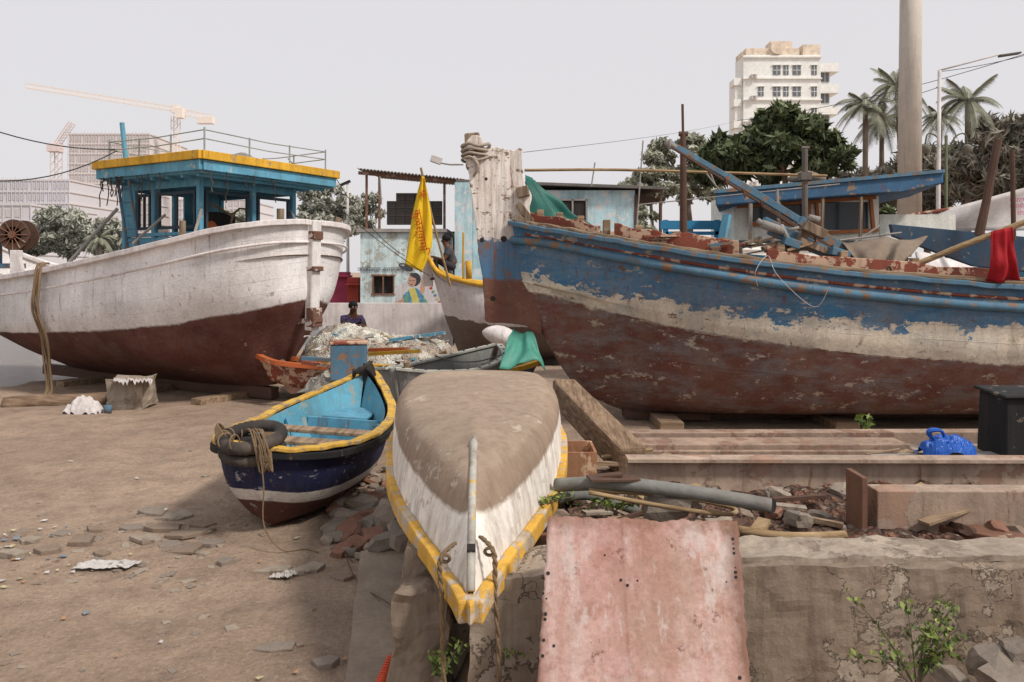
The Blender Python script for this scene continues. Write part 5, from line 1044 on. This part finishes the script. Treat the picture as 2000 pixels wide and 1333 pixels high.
for k in range(nfl):
    m=MB(); m.box((W(1622,0,Yt).x,Yt+2.,Zt-2.1-k*fh),(2.6,3.5,.22)); m.box((W(1622,0,Yt).x,Yt+.3,Zt-1.5-k*fh),(2.6,.1,1.)); m.build('balcony',cr_,at)
    m=MB(); m.box((W(1442,0,Yt).x,Yt+1.2,Zt-4.-k*fh),(1.1,2.,.2)); m.box((W(1442,0,Yt).x,Yt+.25,Zt-3.5-k*fh),(1.1,.1,.8)); m.build('balcony',cr_,at)
m=MB(); [m.box(((X0+X1)/2,Yt-.1,Zt-.3-k*fh),(X1-X0+.2,.3,.18)) for k in range(nfl)]; m.build('storey_band',cr_,at)
for k in range(6):
    for (px,wd) in [(1486,.75),(1517,1.0),(1535,.7),(1556,1.1),(1590,.7)]:
        if k==0 and px<1500: continue
        c=V((W(px,0,Yt).x,Yt-.03,Zt-2.1-k*fh)); m=MB(); m.box(c,(wd,.1,1.25),1); m.box(c+V((0,-.06,0)),(wd+.1,.02,.06),0); m.box(c+V((0,-.06,.72)),(wd+.3,.2,.08),0); m.box(c+V((0,-.065,0)),(.06,.03,1.25),0); m.build('window',[cr_,hglass],at)
    c=V((W(1616,0,Yt).x,Yt+.93,Zt-2.6-k*fh)); m=MB(); m.box(c,(1.1,.1,1.7),1); m.box(c+V((0,-.06,0)),(.06,.03,1.7),0); m.build('balcony_door',[cr_,hglass],at)
    for px in(1471,): c=V((W(px,0,Yt).x,Yt-.3,Zt-3.-k*fh)); m=MB(); m.box(c,(.8,.5,.5)); m.tube([c+V((0,-.27,0)),c+V((0,-.24,0))],.2,10,1); m.build('air_conditioner',[whitecloth,greys],at)
# ------------------------------------------------ vegetation
def leafm(name,c,c2):
    m,nt,b=base(name,.6); oi=N(nt,'ShaderNodeTexCoord').outputs['Object']; n=nz(nt,oi,3.,3); nt.links.new(mix(nt,thr(nt,n,.35,.65),c,c2),b.inputs['Base Color']); b.inputs['Specular IOR Level'].default_value=.2; return m
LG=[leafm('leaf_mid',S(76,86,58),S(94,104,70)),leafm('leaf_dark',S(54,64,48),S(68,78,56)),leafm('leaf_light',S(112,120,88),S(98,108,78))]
LR=[leafm('leaf_grey_mid',S(140,142,122),S(156,156,136)),leafm('leaf_grey_dark',S(120,120,104),S(136,134,118)),leafm('leaf_grey_light',S(168,168,150),S(176,176,158))]  # pale grey green leaf tones
LH=[leafm('leaf_hazy_mid',S(150,151,138),S(160,160,148)),leafm('leaf_hazy_dark',S(136,138,126),S(146,147,134)),leafm('leaf_hazy_light',S(166,166,154),S(174,173,160))]  # leaf colours greyed and paled to carry the haze
LD=[leafm('leaf_casuarina_hazed',S(126,122,110),S(138,133,120)),leafm('leaf_casuarina_hazed_dark',S(106,103,94),S(120,116,106)),leafm('leaf_casuarina_hazed_light',S(146,141,128),S(156,150,136))]  # casuarina foliage lightened, distance haze put into the colours
barkm=paint('bark',S(122,108,96),damt=.4,bump=.6)
def leafobj(name,C,n,size,mats,parent,elong=1.6,droop=0):
    C=np.array(C,float); K=len(C); wts=C[:,3]**2; wts/=wts.sum(); idx=np.random.choice(K,n,p=wts); c=C[idx]
    d=np.random.normal(size=(n,3)); d/=np.linalg.norm(d,axis=1)[:,None]; r=np.random.rand(n)**.5*(1+.3*np.random.rand(n))
    P=c[:,:3]+d*r[:,None]*c[:,3:4]*np.array([1,1,.7])
    a=np.random.normal(size=(n,3)); a[:,2]-=droop; a/=np.linalg.norm(a,axis=1)[:,None]; b2=np.cross(a,np.random.normal(size=(n,3))); b2/=np.linalg.norm(b2,axis=1)[:,None]
    s_=size*(.5+.9*np.random.rand(n))[:,None]
    Vv=np.stack([P-a*s_*elong,P-b2*s_*.55,P+a*s_*elong,P+b2*s_*.55],1).reshape(-1,3)
    L=np.array(MW[parent].translation); Vv=Vv-L
    me=bpy.data.meshes.new(name); me.vertices.add(4*n); me.vertices.foreach_set('co',Vv.ravel()); me.loops.add(4*n); me.loops.foreach_set('vertex_index',np.arange(4*n)); me.polygons.add(n); me.polygons.foreach_set('loop_start',np.arange(n)*4)
    ct=np.random.rand(K)*.5; up=d[:,2]*r; rr_=np.random.rand(n)*.6+up+ct[idx]; mi=np.where(rr_>1.05,2,np.where(rr_<.35,1,0));  # clump tops get lighter leaves, undersides darker; shading put into the colour
    for m_ in mats: me.materials.append(m_)
    me.polygons.foreach_set('material_index',mi.astype(np.int32)); me.update(calc_edges=True); me.validate()
    o=bpy.data.objects.new(name,me);col.objects.link(o);o.parent=parent;return o
def tree(px,pyb,pyt,wpx,Y,mats,label,n=9000,leaf=.12,nc=26,elong=1.6,base_z=0,bottom=.4,cat='tree',fill=1.,droop=0):
    c=W(px,pyt,Y); zt=c.z; hw=wpx/2/F*Y; zb=zt-(pyb-pyt)/F*Y; x=c.x
    r=root('tree',(x,Y,base_z),0,label,cat); C=[]
    for k in range(nc):
        a_=random.uniform(0,6.28);t=random.uniform(0,1); q=math.sqrt(random.random()); wv=math.sin(math.pi*(.18+.72*t))*random.uniform(.75,1.15)
        rad=hw*random.uniform(.1,.27)*fill
        C.append((x+math.cos(a_)*q*(hw-rad*.6)*wv,Y+math.sin(a_)*q*hw*.8*wv,zb+(zt-zb)*t-rad*.4*t+rad*.4*(1-t),rad))
    m=MB(); th=max(.08,hw*.07); m.tube(curve([(x,Y,base_z),(x+.1*hw,Y,(base_z+zb)/2),(x,Y,zb+(zt-zb)*.3)],4),[th*(1-.4*i/8) for i in range(9)],8)
    m.build('trunk',barkm,r,smooth=True)
    m=MB()
    for q in C[::2]: m.tube(curve([(x,Y,zb+(zt-zb)*.15),((x+q[0])/2,(Y+q[1])/2,(zb+q[2])/2+.1*hw),q[:3]],3),[th*.45*(1-.12*i) for i in range(7)],5)
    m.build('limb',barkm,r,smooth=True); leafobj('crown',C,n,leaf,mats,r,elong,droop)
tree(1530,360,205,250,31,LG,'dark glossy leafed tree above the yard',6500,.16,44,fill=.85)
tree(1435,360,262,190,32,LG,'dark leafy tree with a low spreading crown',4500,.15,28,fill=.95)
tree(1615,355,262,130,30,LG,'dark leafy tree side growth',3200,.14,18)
tree(1340,400,262,230,36,LR,'pale greyish tree with sparse twiggy crown',6500,.1,40,fill=.7)
tree(1270,400,330,140,35,LR,'small grey green tree',4500,.11,20,fill=.9)
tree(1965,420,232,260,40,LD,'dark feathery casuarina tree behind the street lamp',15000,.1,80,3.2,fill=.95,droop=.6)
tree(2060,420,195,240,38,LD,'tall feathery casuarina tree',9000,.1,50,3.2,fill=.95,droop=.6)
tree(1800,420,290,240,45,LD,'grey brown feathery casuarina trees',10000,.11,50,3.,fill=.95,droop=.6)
tree(1680,430,320,180,44,LD,'low hazy trees behind the boat roof',8000,.11,36,2.6,droop=.4)
tree(1660,480,360,160,30,LG,'green shrubs behind the wheelhouse',4000,.1,18)
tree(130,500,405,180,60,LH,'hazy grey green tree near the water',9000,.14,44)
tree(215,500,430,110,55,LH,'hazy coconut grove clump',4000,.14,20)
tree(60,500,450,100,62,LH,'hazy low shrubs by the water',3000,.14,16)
tree(640,480,358,170,45,LH,'hazy tree behind the mural building',8500,.11,46,fill=.85)
tree(720,460,380,100,48,LH,'hazy tree behind the shed',4000,.11,20)
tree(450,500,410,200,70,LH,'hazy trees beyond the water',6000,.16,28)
tree(1250,470,400,90,33,LR,'small greyish tree by the lean-to',3000,.1,14)
pm1=leafm('palm_leaf_hazed',S(124,126,108),S(146,147,128));  # frond colour lightened to stand in for haze
def palm(px,pyc,Y,R,label,lean=0):
    c=W(px,pyc,Y); r=root('palm_tree',(c.x+lean,Y,0),0,label,'palm tree'); m=MB()
    m.tube(curve([(c.x+lean,Y,0),(c.x+lean*.6,Y,c.z*.5),(c.x,Y,c.z)],5),[.2-.008*i for i in range(11)],8); m.build('trunk',barkm,r,smooth=True)
    m=MB()
    for k in range(26):
        a_=k*2.4+random.uniform(-.2,.2); el=random.uniform(-.55,1.15); rr_=R*random.uniform(.75,1.15)
        P=[]
        for i in range(13):
            t=i/12; h=rr_*(math.sin(el)*t-.62*t*t*(1.1 if el<.8 else .6)); d=rr_*math.cos(el*.7)*t*(1-.15*t)
            P.append(c+V((math.cos(a_)*d,math.sin(a_)*d,h)))
        m.tube(P,[.03*(1-.07*i) for i in range(13)],4)
        for i in range(1,12):
            for f in (0,.33,.66):
                p=P[i].lerp(P[i+1],f); t=(i+f)/12; dr=(P[i+1]-P[i]).normalized(); sd=dr.cross(V((0,0,1))).normalized(); ll=R*.27*math.sin(math.pi*(.15+.8*t))*random.uniform(.7,1.1)
                for s_ in(-1,1):
                    tip=p+sd*s_*ll*.75+dr*ll*.45+V((0,0,-ll*.55)); w=dr*R*.014; m.add([p-w,p+w,tip],[(0,1,2)])
    m.build('crown',pm1,r)
palm(1690,205,42,1.9,'grey green coconut palm in haze'); palm(1752,170,42,2.1,'taller coconut palm behind the concrete column',.5); palm(1722,235,45,2.,'coconut palm in the cluster'); palm(1890,198,40,2.0,'coconut palm beside the street lamp'); palm(1835,230,44,1.5,'small coconut palm among taller ones')
palm(195,465,50,1.2,'hazy small palm by the water')
lp=[leafm('plant_leaf',S(100,118,58),S(124,138,72)),leafm('plant_leaf_dark',S(66,84,44),S(84,102,50)),leafm('plant_leaf_light',S(144,154,84),S(124,138,68))]
def plant(base_,h,w,n,label,leaf=.022,stems=7,name='weed_plant'):
    r=root(name,base_,0,label,'plant'); m=MB(); C=[]
    for k in range(stems):
        a_=random.uniform(0,6.28); tip=V(base_)+V((math.cos(a_)*w*random.uniform(.4,1),math.sin(a_)*w*.3,h*random.uniform(.4,1))); mid=(V(base_)+tip)/2+V((0,0,h*.12)); P=curve([base_,mid,tip],5); m.tube(P,.003,5)
        for p in P[3:]: C.append((p.x,p.y,p.z,.035))
    m.build('stem',barkm,r); leafobj('leaves',C,n,leaf,lp,r,1.3)
plant(W(1790,1350,3.35),.4,.3,480,'leafy green weed growing at the foot of the wall',.013,13)
plant(W(865,1330,3.7),.2,.1,160,'small green weed beside the pier',.014,5)
plant(W(1062,990,4.5),.1,.2,150,'green creeper under the upturned skiff',.015,8); plant(W(1200,1000,4.6),.08,.25,150,'creeping green leaves over the pipe',.015,7)
plant(W(1690,862,8.4),.28,.13,60,'young green sapling in front of the hull',.032,4); plant(W(1010,1290,3.6),.05,.06,20,'tiny weed in the wall',.012,3)
# ------------------------------------------------ light, world, camera
az_v=V((.6,-.4,.8)).normalized()
sun=bpy.data.lights.new('sun','SUN'); sun.energy=3.2; sun.angle=math.radians(8); sun.color=(1,.94,.87)
so=bpy.data.objects.new('sun',sun); col.objects.link(so); so.rotation_euler=az_v.to_track_quat('Z','Y').to_euler(); so.location=(0,0,30)
w=bpy.data.worlds.new('World'); sc.world=w; w.use_nodes=True; nt=w.node_tree; bg=nt.nodes['Background']
sky=N(nt,'ShaderNodeTexSky',sky_type='NISHITA'); sky.sun_disc=False; sky.sun_elevation=math.asin(az_v.z); sky.sun_rotation=math.atan2(az_v.x,az_v.y); sky.dust_density=5; sky.air_density=1.
mx=mix(nt,.87,sky.outputs[0],(8.4,8.15,8.3,1)); nt.links.new(mx,bg.inputs[0]); bg.inputs[1].default_value=.1
cam=bpy.data.cameras.new('camera'); co_=bpy.data.objects.new('camera',cam); col.objects.link(co_); co_.location=(0,0,EYE); co_.rotation_euler=(math.pi/2,0,0)
cam.sensor_width=36; cam.lens=F/2000*36; cam.shift_y=-(666.5-HOR)/2000; cam.clip_end=3000; cam.clip_start=.05
sc.camera=co_
sc.view_settings.view_transform='Standard'; sc.view_settings.look='None'; sc.view_settings.exposure=0
